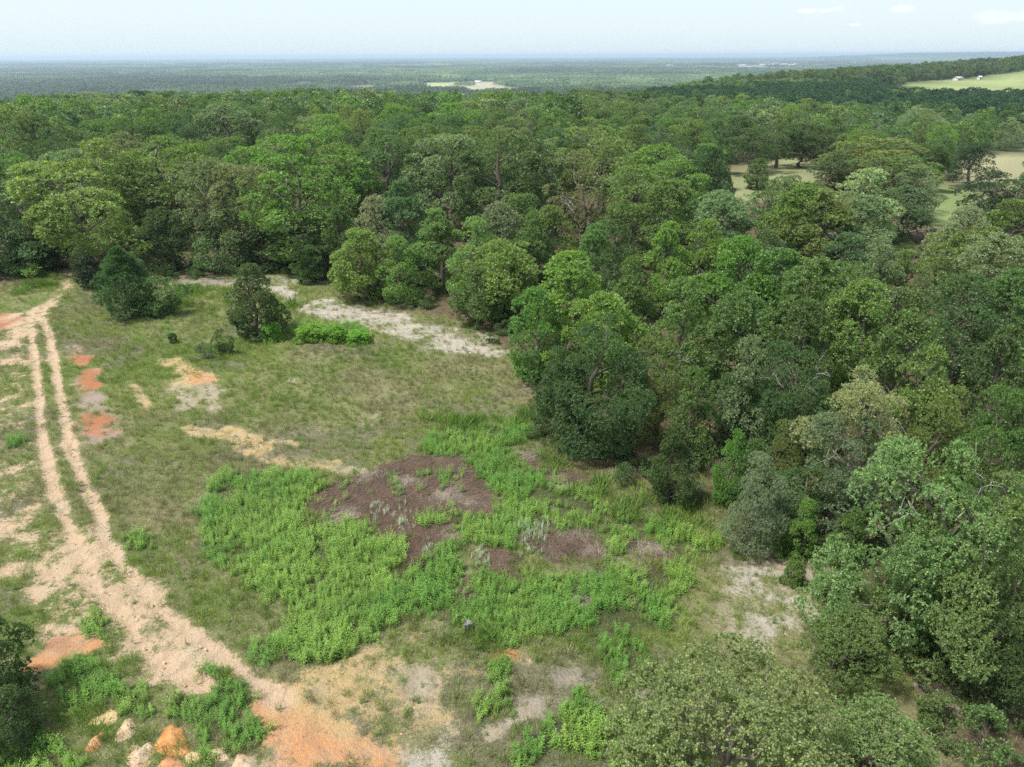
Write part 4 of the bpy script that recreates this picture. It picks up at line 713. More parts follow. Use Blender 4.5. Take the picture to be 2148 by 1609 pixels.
  ('oak', 2, -23.95, 203.47, 13.2, 4.67, 2.07, 'dark', 'second dark green oak behind and right of the pointed cedar like tree', 'oaks of the wood'),
]

# ------------------------------------------------------------------ noise
_rs = np.random.RandomState(7); _T = _rs.rand(256, 256)
def vnoise(x, y, s, o=0):
    x = np.asarray(x, float) / s + 17.3 * o; y = np.asarray(y, float) / s + 41.7 * o
    xi = np.floor(x).astype(int); yi = np.floor(y).astype(int); fx = x - xi; fy = y - yi
    fx = fx * fx * (3 - 2 * fx); fy = fy * fy * (3 - 2 * fy)
    a = _T[xi & 255, yi & 255]; b = _T[(xi + 1) & 255, yi & 255]; c = _T[xi & 255, (yi + 1) & 255]; d = _T[(xi + 1) & 255, (yi + 1) & 255]
    return (a * (1 - fx) + b * fx) * (1 - fy) + (c * (1 - fx) + d * fx) * fy
def fbm(x, y, s, o=0, n=4):
    t = 0; a = 0.5; tot = 0
    for i in range(n): t = t + a * vnoise(x, y, s / 2 ** i, o + i * 3); tot += a; a *= 0.55
    return t / tot
def sstep(a, b, x):
    t = np.clip((x - a) / (b - a), 0, 1); return t * t * (3 - 2 * t)
def sdist(px, py, poly):                      # signed distance, positive inside
    P = np.asarray(poly, float); Q = np.roll(P, -1, 0)
    best = np.full(px.shape, 1e18); ins = np.zeros(px.shape, bool)
    for (ax, ay), (bx, by) in zip(P, Q):
        ex, ey = bx - ax, by - ay; L = ex * ex + ey * ey + 1e-12
        t = np.clip(((px - ax) * ex + (py - ay) * ey) / L, 0, 1)
        best = np.minimum(best, (px - ax - t * ex) ** 2 + (py - ay - t * ey) ** 2)
        c = (ay > py) != (by > py)
        xx = ax + (py - ay) * ex / (ey if abs(ey) > 1e-12 else 1e-12)
        ins ^= c & (px < xx)
    d = np.sqrt(best); return np.where(ins, d, -d)
def ldist(px, py, line):
    P = np.asarray(line, float); best = np.full(px.shape, 1e18)
    for (ax, ay), (bx, by) in zip(P[:-1], P[1:]):
        ex, ey = bx - ax, by - ay; L = ex * ex + ey * ey + 1e-12
        t = np.clip(((px - ax) * ex + (py - ay) * ey) / L, 0, 1)
        best = np.minimum(best, (px - ax - t * ex) ** 2 + (py - ay - t * ey) ** 2)
    return np.sqrt(best)
def bbox_sel(px, py, pts, m):
    P = np.asarray(pts, float)
    return (px > P[:, 0].min() - m) & (px < P[:, 0].max() + m) & (py > P[:, 1].min() - m) & (py < P[:, 1].max() + m)
# ------------------------------------------------------------------ terrain height
def terrain(x, y):
    x = np.asarray(x, float); y = np.asarray(y, float)
    d = np.hypot(x, y) + 1e-6; az = np.degrees(np.arctan2(x, y))
    E = 262 - 38 * sstep(-16, -6, az) + 310 * sstep(4, 16, az) + 380 * sstep(24, 29, az) + 22 * (vnoise(az * 12, 0 * az, 40, 5) - 0.5)
    zt = np.interp(az, [2, 8, 12, 16, 20, 24, 28, 32, 37], [-62, -54, -44, -27, -12, -5, 0, 6, 15])
    drop = sstep(0, 1, (d - E) / (np.maximum(1150 - E, 250) * np.interp(az, [2, 10], [.62, 1.0])))
    z = zt * drop; out_ = sstep(1250, 2300, d); z = z + (-72 - z) * out_ + drop * (fbm(x, y, 500, 3, 3) - 0.5) * 8
    far = sstep(2500, 6000, d)
    z = z + far * (fbm(x, y, 5000, 9, 3) - 0.5) * 24
    ridge = sstep(19, 29.5, az) * (1 - 0.25 * sstep(31, 38, az)) * sstep(11000, 15000, d)
    z = z + ridge * 84 * (0.93 + 0.14 * vnoise(az * 60, az * 0, 25, 2))
    near = 1 - sstep(120, 260, d)
    z = z + near * ((fbm(x, y, 9, 1, 3) - 0.5) * 0.35)
    return z
def axis(lo, hi, step, far_lo, far_hi, g=1.13):
    a = list(np.arange(lo, hi + 1e-6, step)); s = step
    while a[-1] < far_hi: s = min(s * g, 1500); a.append(a[-1] + s)
    s = step
    while a[0] > far_lo: s = min(s * g, 1500); a.insert(0, a[0] - s)
    return np.array(a)
X = axis(-46, 34, 0.25, -26000, 26000); Y = axis(17, 100, 0.25, -120, 34000)
gx, gy = np.meshgrid(X, Y); fx, fy = gx.ravel(), gy.ravel()
fz = terrain(fx, fy)
# ------------------------------------------------------------------ ground cover maps
SOIL = {'white': (0.408, 0.370, 0.314), 'track': (.50, .365, .245), 'pink': (0.323, 0.252, 0.209), 'red': (0.380, 0.157, 0.081), 'orange': (0.408, 0.190, 0.057),
        'yellow': (.44, .32, .165), 'peach': (.50, .262, .130), 'grey': (0.257, 0.223, 0.185), 'tan': (0.351, 0.294, 0.214)}
def cover(px, py):
    """bare (0..1), soil rgb, ground-litter rgb, thatch, weed, tall grass at points"""
    n = px.size
    wob = (fbm(px, py, 2.2, 11, 4) - 0.5); wob2 = fbm(px, py, 0.7, 23, 2) - 0.5
    bare = np.zeros(n); soil = np.tile(np.array(SOIL['tan']), (n, 1))
    for typ, m, soft, pts in PATCH:
        s = bbox_sel(px, py, pts, soft + 3)
        if not s.any(): continue
        d = sdist(px[s], py[s], pts) + wob[s] * 2.2 + wob2[s] * 0.6
        a = sstep(-soft, soft, d); b = a * m
        bare[s] = np.maximum(bare[s], b)
        soil[s] += (np.array(SOIL[typ]) - soil[s]) * (sstep(-soft * 1.6, soft * .4, d))[:, None]
    for typ, m, wd, pts in STRIP:
        s = bbox_sel(px, py, pts, wd + 2)
        if not s.any(): continue
        d = wd * (1 + wob[s] * 0.9) - ldist(px[s], py[s], pts) + wob2[s] * 0.25
        a = sstep(-0.22, 0.22, d)
        bare[s] = np.maximum(bare[s], a * m)
        soil[s] += (np.array(SOIL[typ]) - soil[s]) * (sstep(-.5, .2, d))[:, None]
    strip = bare.copy() * 0
    for typ, m, wd, pts in STRIP[:2]:
        s = bbox_sel(px, py, pts, 3); strip[s] = np.maximum(strip[s], sstep(.3, -.2, ldist(px[s], py[s], pts) - wd * 1.5))
    th = np.zeros(n); wd_ = np.zeros(n); tg = np.zeros(n)
    for pts in THATCH:
        s = bbox_sel(px, py, pts, 3)
        if s.any(): th[s] = np.maximum(th[s], sstep(-.5, .5, sdist(px[s], py[s], pts) + wob[s] * 1.6 + wob2[s] * .5))
    for pts in WEED:
        s = bbox_sel(px, py, pts, 3)
        if s.any(): wd_[s] = np.maximum(wd_[s], sstep(-.4, .35, sdist(px[s], py[s], pts) + wob[s] * 1.8 + wob2[s] * .7))
    for pts in TALLGRASS:
        s = bbox_sel(px, py, pts, 3)
        if s.any(): tg[s] = np.maximum(tg[s], sstep(-1, 1, sdist(px[s], py[s], pts) + wob[s] * 3) * sstep(.38, .6, fbm(px[s], py[s], 1.8, 137, 3)) * .8)
    wd_ *= 1 - strip
    litter = np.zeros((n, 3)); g1 = fbm(px, py, 7, 31, 4); g2 = fbm(px, py, 1.7, 37, 3)
    a = sstep(.38, .62, g1 * .6 + g2 * .4)[:, None]
    litter[:] = np.array((.135, .165, .058)) * (1 - a) + np.array((.200, .195, .105)) * a
    q = sstep(.54, .66, fbm(px, py, 4.5, 43, 3))[:, None]; litter += (np.array((.165, .145, .115)) - litter) * q * .7
    forest = sstep(-1.2, 1.0, -sdist(px, py, CLEAR) + wob * 1.5)
    litter += (np.array((.12, .088, .062)) - litter) * (forest * (np.hypot(px, py) < 1200))[:, None]
    litter += (np.array((.105, .074, .058)) - litter) * th[:, None]
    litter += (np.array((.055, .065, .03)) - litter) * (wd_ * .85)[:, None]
    bk = fbm(px, py, 1.5, 131, 4) - .5; bare = np.clip(bare + bk * 2.1 * sstep(.03, .3, bare) * (1.02 - bare), 0, 1)
    bare *= (1 - th) * (1 - wd_ * .9)
    return bare, soil, litter, th, wd_, tg, forest
bare = np.zeros(fx.size); soil = np.zeros((fx.size, 3)); lit = np.zeros((fx.size, 3))
nearm = (np.hypot(fx, fy) < 230)
b_, s_, l_, th_, wd_, tg_, fo_ = cover(fx[nearm], fy[nearm])
bare[nearm] = b_; soil[nearm] = s_; lit[nearm] = l_
fm = ~nearm; lit[fm] = (.04, .06, .026)
def field_colour(px, py, base, soilc, b):
    for (c1, pts) in FIELDS:
        s = bbox_sel(px, py, pts, 60)
        if not s.any(): continue
        dd = np.hypot(px[s], py[s]).mean(); sf = 1.2 + dd * .004
        a = sstep(-sf, sf, sdist(px[s], py[s], pts) + (fbm(px[s], py[s], dd * .05 + 3, 51, 3) - .5) * dd * .03)
        v = (fbm(px[s], py[s], dd * .03 + 4, 57, 4) - .45)[:, None]
        base[s] += (np.array(c1) * (1 + v * .8) - base[s]) * a[:, None]
        b[s] *= (1 - a)
field_colour(fx, fy, lit, soil, bare)
rut = np.zeros(fx.size)
for typ, m, wd0, pts in STRIP[:2]:
    s = bbox_sel(fx, fy, pts, 2); rut[s] = np.maximum(rut[s], sstep(wd0 * 1.3, wd0 * .4, ldist(fx[s], fy[s], pts)))
fz = fz - rut * 0.13
# ------------------------------------------------------------------ helpers
def new_mesh(name, V, F, attrs=(), smooth=False):
    """V (n,3); F (m,k) constant-size faces; attrs: (name, type, domain, array)"""
    me = bpy.data.meshes.new(name); V = np.asarray(V, np.float32); F = np.asarray(F, np.int32); k = F.shape[1]
    me.vertices.add(len(V)); me.vertices.foreach_set('co', V.ravel())
    me.loops.add(F.size); me.loops.foreach_set('vertex_index', F.ravel())
    me.polygons.add(len(F)); me.polygons.foreach_set('loop_start', np.arange(0, F.size, k, dtype=np.int32))
    if smooth: me.polygons.foreach_set('use_smooth', np.ones(len(F), bool))
    me.update(calc_edges=True)
    for (an, at, ad, arr) in attrs:
        A = me.attributes.new(an, at, ad)
        A.data.foreach_set('color' if at == 'FLOAT_COLOR' else ('vector' if at == 'FLOAT_VECTOR' else 'value'), np.asarray(arr, np.float32 if at != 'INT' else np.int32).ravel())
    return me
def link(name, me, mat=None, parent=None, **props):
    o = bpy.data.objects.new(name, me); COL.objects.link(o)
    if mat is not None:
        if len(me.materials) == 0: me.materials.append(mat)
    if parent is not None: o.parent = parent
    for k, v in props.items(): o[k] = v
    return o
def mat(name):
    m = bpy.data.materials.new(name); m.use_nodes = True; t = m.node_tree; t.nodes.clear()
    out = N(t, 'ShaderNodeOutputMaterial'); p = N(t, 'ShaderNodeBsdfPrincipled'); t.links.new(p.outputs[0], out.inputs[0])
    p.inputs['Roughness'].default_value = .85; p.inputs['Specular IOR Level'].default_value = .2
    return m, t, p, out
def mixc(t, a, b, f, typ='MIX'):
    n = N(t, 'ShaderNodeMix', data_type='RGBA', blend_type=typ)
    for i, v in ((6, a), (7, b), (0, f)):
        if isinstance(v, (int, float)): n.inputs[i].default_value = v
        elif isinstance(v, tuple): n.inputs[i].default_value = (*v, 1)
        else: t.links.new(v, n.inputs[i])
    return n.outputs[2]
def mth(t, op, a, b=0.0):
    n = N(t, 'ShaderNodeMath', operation=op)
    for i, v in enumerate((a, b)):
        if isinstance(v, (int, float)): n.inputs[i].default_value = v
        else: t.links.new(v, n.inputs[i])
    return n.outputs[0]
def noise(t, scale, detail=4, vec=None, rough=.6):
    n = N(t, 'ShaderNodeTexNoise'); n.inputs['Scale'].default_value = scale; n.inputs['Detail'].default_value = detail; n.inputs['Roughness'].default_value = rough
    if vec is not None: t.links.new(vec, n.inputs['Vector'])
    return n.outputs[0]
def rng_map(t, v, a, b, c=0., d=1.):
    n = N(t, 'ShaderNodeMapRange', interpolation_type='SMOOTHSTEP'); t.links.new(v, n.inputs[0])
    for i, q in zip((1, 2, 3, 4), (a, b, c, d)): n.inputs[i].default_value = q
    return n.outputs[0]
# ------------------------------------------------------------------ ground
gm, t, p, out = mat('ground_soil')
geo = N(t, 'ShaderNodeNewGeometry'); pos = geo.outputs['Position']
A1 = N(t, 'ShaderNodeAttribute', attribute_name='soil'); A2 = N(t, 'ShaderNodeAttribute', attribute_name='litter'); A3 = N(t, 'ShaderNodeAttribute', attribute_name='bare')
nA = noise(t, 1.3, 6, pos, .65); nB = noise(t, 6.0, 4, pos, .7); nC = noise(t, 22.0, 3, pos, .7)
br = mth(t, 'ADD', A3.outputs['Fac'], mth(t, 'MULTIPLY', mth(t, 'SUBTRACT', mth(t, 'ADD', mth(t, 'MULTIPLY', nA, .55), mth(t, 'MULTIPLY', nB, .45)), .5), 3.2))
f = rng_map(t, br, .3, .75)
sc = mixc(t, A1.outputs['Color'], mixc(t, A1.outputs['Color'], (.44, .375, .30), .4), rng_map(t, noise(t, .45, 5, pos), .45, .68))
wv = N(t, 'ShaderNodeTexWave', wave_type='BANDS'); wv.inputs['Scale'].default_value = .22; wv.inputs['Distortion'].default_value = 14; wv.inputs['Detail'].default_value = 4; wv.inputs['Detail Scale'].default_value = 1.3; t.links.new(pos, wv.inputs['Vector'])
sc = mixc(t, sc, mixc(t, (.16, .13, .10), sc, .8), rng_map(t, wv.outputs['Fac'], .62, .98))
sc = mixc(t, sc, mixc(t, (0, 0, 0), sc, .68), mth(t, 'MULTIPLY', rng_map(t, nB, .5, .75), .75))
lc = mixc(t, A2.outputs['Color'], mixc(t, A2.outputs['Color'], (1.9, 1.75, 1.5), 1.0, 'MULTIPLY'), rng_map(t, nB, .45, .8))
lc = mixc(t, lc, mixc(t, lc, (.5, .5, .45), 1.0, 'MULTIPLY'), rng_map(t, nC, .45, .75))
gc = mixc(t, lc, sc, f)
gc = mixc(t, gc, mixc(t, gc, (.8, .8, .8), 1.0, 'MULTIPLY'), rng_map(t, nC, .4, .7))
t.links.new(gc, p.inputs['Base Color']); p.inputs['Roughness'].default_value = .95; p.inputs['Specular IOR Level'].default_value = .1
bp = N(t, 'ShaderNodeBump'); bp.inputs['Strength'].default_value = .9; bp.inputs['Distance'].default_value = .2
t.links.new(mth(t, 'ADD', nB, mth(t, 'MULTIPLY', nC, .5)), bp.inputs['Height']); t.links.new(bp.outputs[0], p.inputs['Normal'])
ny, nx = gx.shape; idx = np.arange(nx * ny).reshape(ny, nx)
F = np.stack([idx[:-1, :-1], idx[:-1, 1:], idx[1:, 1:], idx[1:, :-1]], -1).reshape(-1, 4)
one = np.ones((fx.size, 1))
me = new_mesh('ground', np.stack([fx, fy, fz], 1), F, [('soil', 'FLOAT_COLOR', 'POINT', np.hstack([soil, one])), ('litter', 'FLOAT_COLOR', 'POINT', np.hstack([lit, one])), ('bare', 'FLOAT', 'POINT', bare)], True)
ground = link('ground', me, gm, kind='structure', label='grassy clearing with bare sand, a two rut track and wooded plain beyond')
# ------------------------------------------------------------------ foliage materials
def leaf_mat(name, src, trans=.47, rough=.5, spec=.5):
    """src: 'object' = colour of the object, 'instance' = tint of the instance"""
    m, t, p, out = mat(name)
    if src == 'object':
        o = N(t, 'ShaderNodeObjectInfo'); c = o.outputs['Color']
    else:
        o = N(t, 'ShaderNodeAttribute', attribute_name='tint', attribute_type='INSTANCER'); c = o.outputs['Color']
    v = N(t, 'ShaderNodeAttribute', attribute_name='v').outputs['Fac']
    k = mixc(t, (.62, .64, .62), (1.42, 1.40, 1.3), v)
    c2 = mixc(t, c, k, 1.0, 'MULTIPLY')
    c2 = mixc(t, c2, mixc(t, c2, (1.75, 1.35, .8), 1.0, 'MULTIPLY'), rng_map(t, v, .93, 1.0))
    t.links.new(c2, p.inputs['Base Color']); p.inputs['Roughness'].default_value = rough; p.inputs['Specular IOR Level'].default_value = spec
    tr = N(t, 'ShaderNodeBsdfTranslucent'); t.links.new(mixc(t, c2, (1.15, 1.25, .6), 1.0, 'MULTIPLY'), tr.inputs[0])
    ms = N(t, 'ShaderNodeMixShader'); ms.inputs[0].default_value = trans
    t.links.new(p.outputs[0], ms.inputs[1]); t.links.new(tr.outputs[0], ms.inputs[2]); t.links.new(ms.outputs[0], out.inputs[0])
    return m
M_LEAF = leaf_mat('leaf', 'object'); M_LEAF_I = leaf_mat('leaf_woods', 'instance'); M_GRASS_I = leaf_mat('grass_blade', 'instance', .35, .6, .25)
M_STRAW = leaf_mat('dry_stem', 'instance', .1, .7, .3)
def bark(name, c1, c2):
    m, t, p, out = mat(name); g = N(t, 'ShaderNodeNewGeometry')
    t.links.new(mixc(t, c1, c2, rng_map(t, noise(t, 7, 5, g.outputs['Position']), .35, .65)), p.inputs['Base Color'])
    return m
M_BARK = bark('bark', (.075, .06, .048), (.15, .125, .10)); M_DEAD = bark('dead_wood', (.18, .165, .15), (.32, .30, .275)); M_STUMP = bark('weathered_stump', (.09, .08, .075), (.26, .24, .22))
# ------------------------------------------------------------------ plant builders (numpy)
def unit(v): return v / (np.linalg.norm(v, axis=-1, keepdims=True) + 1e-9)
def leaves_mesh(C, D, Nn, L, W, v, cup=.18):
    D = unit(D); S = unit(np.cross(D, Nn)); Nn = np.cross(S, D); n = len(C)
    L = np.broadcast_to(L, n)[:, None]; W = np.broadcast_to(W, n)[:, None]
    a = C - D * L * .5; b = C + S * W * .5 + Nn * W * cup + D * L * .06; c = C + D * L * .5; d = C - S * W * .5 + Nn * W * cup + D * L * .06
    V = np.stack([a, b, c, d], 1).reshape(-1, 3); Fq = np.arange(4 * n).reshape(n, 4)
    return V, Fq, v
def tube(path, rad, k=6):
    P = np.asarray(path, float); n = len(P); T = unit(np.gradient(P, axis=0)); ref = np.array([.31, .17, .93])
    U = unit(np.cross(T, ref)); W = np.cross(T, U); a = np.linspace(0, 2 * np.pi, k, endpoint=False)
    ring = P[:, None, :] + (U[:, None, :] * np.cos(a)[None, :, None] + W[:, None, :] * np.sin(a)[None, :, None]) * np.asarray(rad)[:, None, None]
    V = ring.reshape(-1, 3); i = np.arange(n - 1)[:, None] * k; j = np.arange(k)[None, :]; j2 = (j + 1) % k
    Fq = np.stack([i + j, i + j2, i + k + j2, i + k + j], -1).reshape(-1, 4)
    return V, Fq
def join(parts):
    Vs, Fs, o = [], [], 0
    for V, F in parts: Vs.append(V); Fs.append(F + o); o += len(V)
    return np.vstack(Vs), np.vstack(Fs)
def bent(rs, a, b, n, wob, sag=0.):
    t = np.linspace(0, 1, n)[:, None]; a = np.asarray(a, float); b = np.asarray(b, float)
    P = a * (1 - t) + b * t; L = np.linalg.norm(b - a)
    w_ = np.cumsum(rs.normal(0, 1, (n, 3)), 0) * wob * L / n; w_ -= w_[0]; w_ = w_ - t * w_[-1]
    P = P + w_; P[:, 2] += np.sin(t[:, 0] * np.pi) * sag * L
    return P
def env_radius(u, shape):
    """crown half-width (0..1) at relative crown height u"""
    if shape == 'round': return np.sqrt(np.clip(1 - ((u - .48) / .54) ** 2, 0, 1))
    if shape == 'dome': return np.where(u < .35, .72 + .8 * u, np.sqrt(np.clip(1 - ((u - .35) / .66) ** 2, 0, 1)))
    if shape == 'young': return np.where(u < .3, .78 + .73 * u, np.clip(1 - ((u - .3) / .72) ** 1.7, 0, 1) ** .75)
    if shape == 'cone': return np.where(u < .18, .7 + 1.6 * u, np.clip(1 - (u - .18) / .84, 0, 1) ** .85)
    if shape == 'bush': return np.sqrt(np.clip(1 - ((u - .3) / .72) ** 2, 0, 1))
def make_tree(seed, h, r, base, shape, nclump, nspray, nleaf, lw, clump_r, lean=(0, 0), trunk_r=None, bark_m=None, dead=0, airy=0., lob=.28):
    """crown mesh, trunk mesh (and dead limbs): clumps on limbs, sprays on clumps, leaves on sprays"""
    rs = np.random.RandomState(seed); ch = h - base
    # lumpy envelope: a few azimuth lobes
    ph = rs.rand(4) * 6.28; am = rs.rand(4) * lob
    def env(u, az):
        e = env_radius(u, shape); l = 1 + am[0] * np.cos(az + ph[0]) + am[1] * np.cos(2 * az + ph[1] + 3 * u) + am[2] * np.cos(3 * az + ph[2] - 4 * u) * .8
        return e * l * r * .92
    u = rs.rand(nclump * 3); wgt = env_radius(u, shape) + .12; u = u[rs.rand(nclump * 3) < wgt / wgt.max()][:nclump]
    m = len(u); az = rs.rand(m) * 6.28 + np.arange(m) * 2.4; f = np.sqrt(rs.uniform(.28, 1.1, m))
    er = np.maximum(env(u, az) - clump_r * .35, .12 * r); cl = np.stack([np.cos(az) * er * f, np.sin(az) * er * f, base + u * ch * .97], 1)
    top = np.array([[rs.normal(0, .1) * r, rs.normal(0, .1) * r, h - clump_r * .65]]); cl = np.vstack([cl, top]); m += 1
    cl[:, 0] += lean[0] * (cl[:, 2] / h); cl[:, 1] += lean[1] * (cl[:, 2] / h)
    cr = clump_r * rs.choice([.5, .7, .9, 1.1, 1.35], m) * rs.uniform(.85, 1.15, m)
    # sprays over the shell of every clump, fewer underneath
    ns = np.maximum((nspray * (cr / clump_r) ** 2).astype(int), 3); ci = np.repeat(np.arange(m), ns); k = len(ci)
    cen = np.array([lean[0] * .6, lean[1] * .6, base + ch * .45])
    out_ = unit(cl - cen)[ci]
    sd_ = unit(rs.normal(0, 1, (k, 3)) + out_ * .75 + np.array([0, 0, .45]))
    sp = cl[ci] + sd_ * (cr[ci] * np.cbrt(rs.uniform(.35, 1.05, k)))[:, None] * np.array([1.05, 1.05, .72])
    sp[:, 2] = np.maximum(sp[:, 2], .12)
    keep = rs.rand(k) > airy * (vnoise(sp[:, 0] * 3 + sp[:, 2] * 5, sp[:, 1] * 3 - sp[:, 2] * 4, 3.0, seed % 50) > .45)
    sp, sd_ = sp[keep], sd_[keep]; k = len(sp)
    sv_ = np.clip(rs.normal(.5, .2, k), 0, 1)
    li = np.repeat(np.arange(k), nleaf); n = len(li)
    tang = rs.normal(0, 1, (n, 3)); dirv = unit(unit(tang) * .9 + sd_[li] * .65 + np.array([0, 0, .12]))
    size = lw * rs.uniform(.7, 1.35, n)
    C = sp[li] + dirv * (size * rs.uniform(.4, 1.15, n))[:, None]
    nrm = unit(sd_[li] * .8 + np.array([0, 0, .55]) + rs.normal(0, .55, (n, 3)))
    v = np.clip(sv_[li] * .55 + rs.rand(n) * .45, 0, 1); v[rs.rand(n) < .012] = 1.0
    V, Fq, v = leaves_mesh(C, dirv, nrm, size, size * .62, v)
    crown = new_mesh('crown', V, Fq, [('v', 'FLOAT', 'FACE', v)])
    tr = trunk_r or (.028 * h); pr = []
    tp = np.array([lean[0] * .8, lean[1] * .8, base + ch * .8]); tpath = bent(rs, (0, 0, -.25), tp, 9, .25)
    pr.append(tube(tpath, tr * np.array([1.5, 1.08, .95, .85, .72, .6, .45, .3, .15]), 8))
    order = rs.permutation(m)[:min(m, 18)]
    for i in order:
        q = cl[i]; zt = np.clip(q[2] - .35 * np.hypot(q[0] - lean[0] * q[2] / h, q[1] - lean[1] * q[2] / h) - .1 * ch, base * .8 + .2, tp[2]); j = int(np.argmin(np.abs(tpath[:, 2] - zt)))
        pth = bent(rs, tpath[j], q, 6, .35, .05); pr.append(tube(pth, tr * .34 * np.linspace(1, .2, 6), 5))
        for _ in range(2):
            e = q + rs.normal(0, .7, 3) * cr[i]; pr.append(tube(bent(rs, pth[3], e, 4, .3), tr * .13 * np.linspace(1, .25, 4), 4))
    V, Fq = join(pr); trunk = new_mesh('trunk', V, Fq, smooth=True)
    crown.materials.append(M_LEAF); trunk.materials.append(bark_m or M_BARK)
    dm = None
    if dead:
        dm = []
        for _ in range(dead):
            pr = []
            a_ = rs.rand() * 6.28; zz = base + ch * rs.uniform(.2, .85); rr = r * rs.uniform(.75, 1.02) * env_radius(np.array((zz - base) / ch), shape)
            e = np.array([np.cos(a_) * rr + lean[0] * zz / h, np.sin(a_) * rr + lean[1] * zz / h, zz]); s_ = e * np.array([.35, .35, .8]) + np.array([0, 0, .0])
            pth = bent(rs, s_, e, 7, .5, .05); pr.append(tube(pth, np.linspace(.045, .014, 7), 4))
            for q in (2, 3, 4, 5):
                e2 = pth[q] + rs.normal(0, 1, 3) * .75 + np.array([np.cos(a_), np.sin(a_), .1]) * .5; p2 = bent(rs, pth[q], e2, 5, .6); pr.append(tube(p2, np.linspace(.024, .008, 5), 4))
                e3 = p2[2] + rs.normal(0, .4, 3); pr.append(tube(bent(rs, p2[2], e3, 4, .5), np.linspace(.015, .006, 4), 4))
            V, Fq = join(pr); q = new_mesh('dead_branch', V, Fq, smooth=True); q.materials.append(M_DEAD); dm.append(q)
    return dict(h=h, r=r, crown=crown, trunk=trunk, dead=dm)
def make_pine(seed, h, r, ntuft, nl=.34):
    rs = np.random.RandomState(seed); u = np.sort(rs.rand(ntuft) ** .9); az = rs.rand(ntuft) * 6.28
    wh = np.sin(u * 46) * .09
    e = np.where(u < .22, .72 + 1.3 * u, np.clip(1 - ((u - .22) / .8) ** 1.5, 0, 1) ** .9) * r * (1 + wh + .16 * np.cos(3 * az + 9 * u) + .1 * np.cos(5 * az - 17 * u))
    f = np.sqrt(rs.uniform(.3, 1, ntuft)); P = np.stack([np.cos(az) * e * f, np.sin(az) * e * f, .25 + u * (h - .35) + f * e * .16], 1)
    dv = unit(np.stack([np.cos(az), np.sin(az), np.full(ntuft, .9)], 1)); nn = 13; li = np.repeat(np.arange(ntuft), nn); n = len(li)
    d = unit(dv[li] * .8 + rs.normal(0, .62, (n, 3))); L = nl * rs.uniform(.75, 1.25, n); C = P[li] + d * (L * .5)[:, None]
    v = np.clip(np.repeat(rs.normal(.5, .2, ntuft), nn) * .6 + rs.rand(n) * .4, 0, .92)
    V, Fq, v = leaves_mesh(C, d, unit(rs.normal(0, 1, (n, 3)) + np.array([0, 0, .6])), L, L * .16, v, .05)
    crown = new_mesh('crown', V, Fq, [('v', 'FLOAT', 'FACE', v)]); crown.materials.append(M_LEAF)
    pr = [tube(bent(rs, (0, 0, -.2), (0, 0, h * .93), 8, .06), .022 * h * np.linspace(1.2, .12, 8), 7)]
    for i in range(0, ntuft, max(1, ntuft // 45)):
        pr.append(tube(bent(rs, (0, 0, max(P[i, 2] - f[i] * e[i] * .3, .1)), P[i], 4, .15), .006 * h * np.linspace(1, .3, 4), 4))
    V, Fq = join(pr); trunk = new_mesh('trunk', V, Fq, smooth=True); trunk.materials.append(M_BARK)
    return dict(h=h, r=r, crown=crown, trunk=trunk, dead=None)
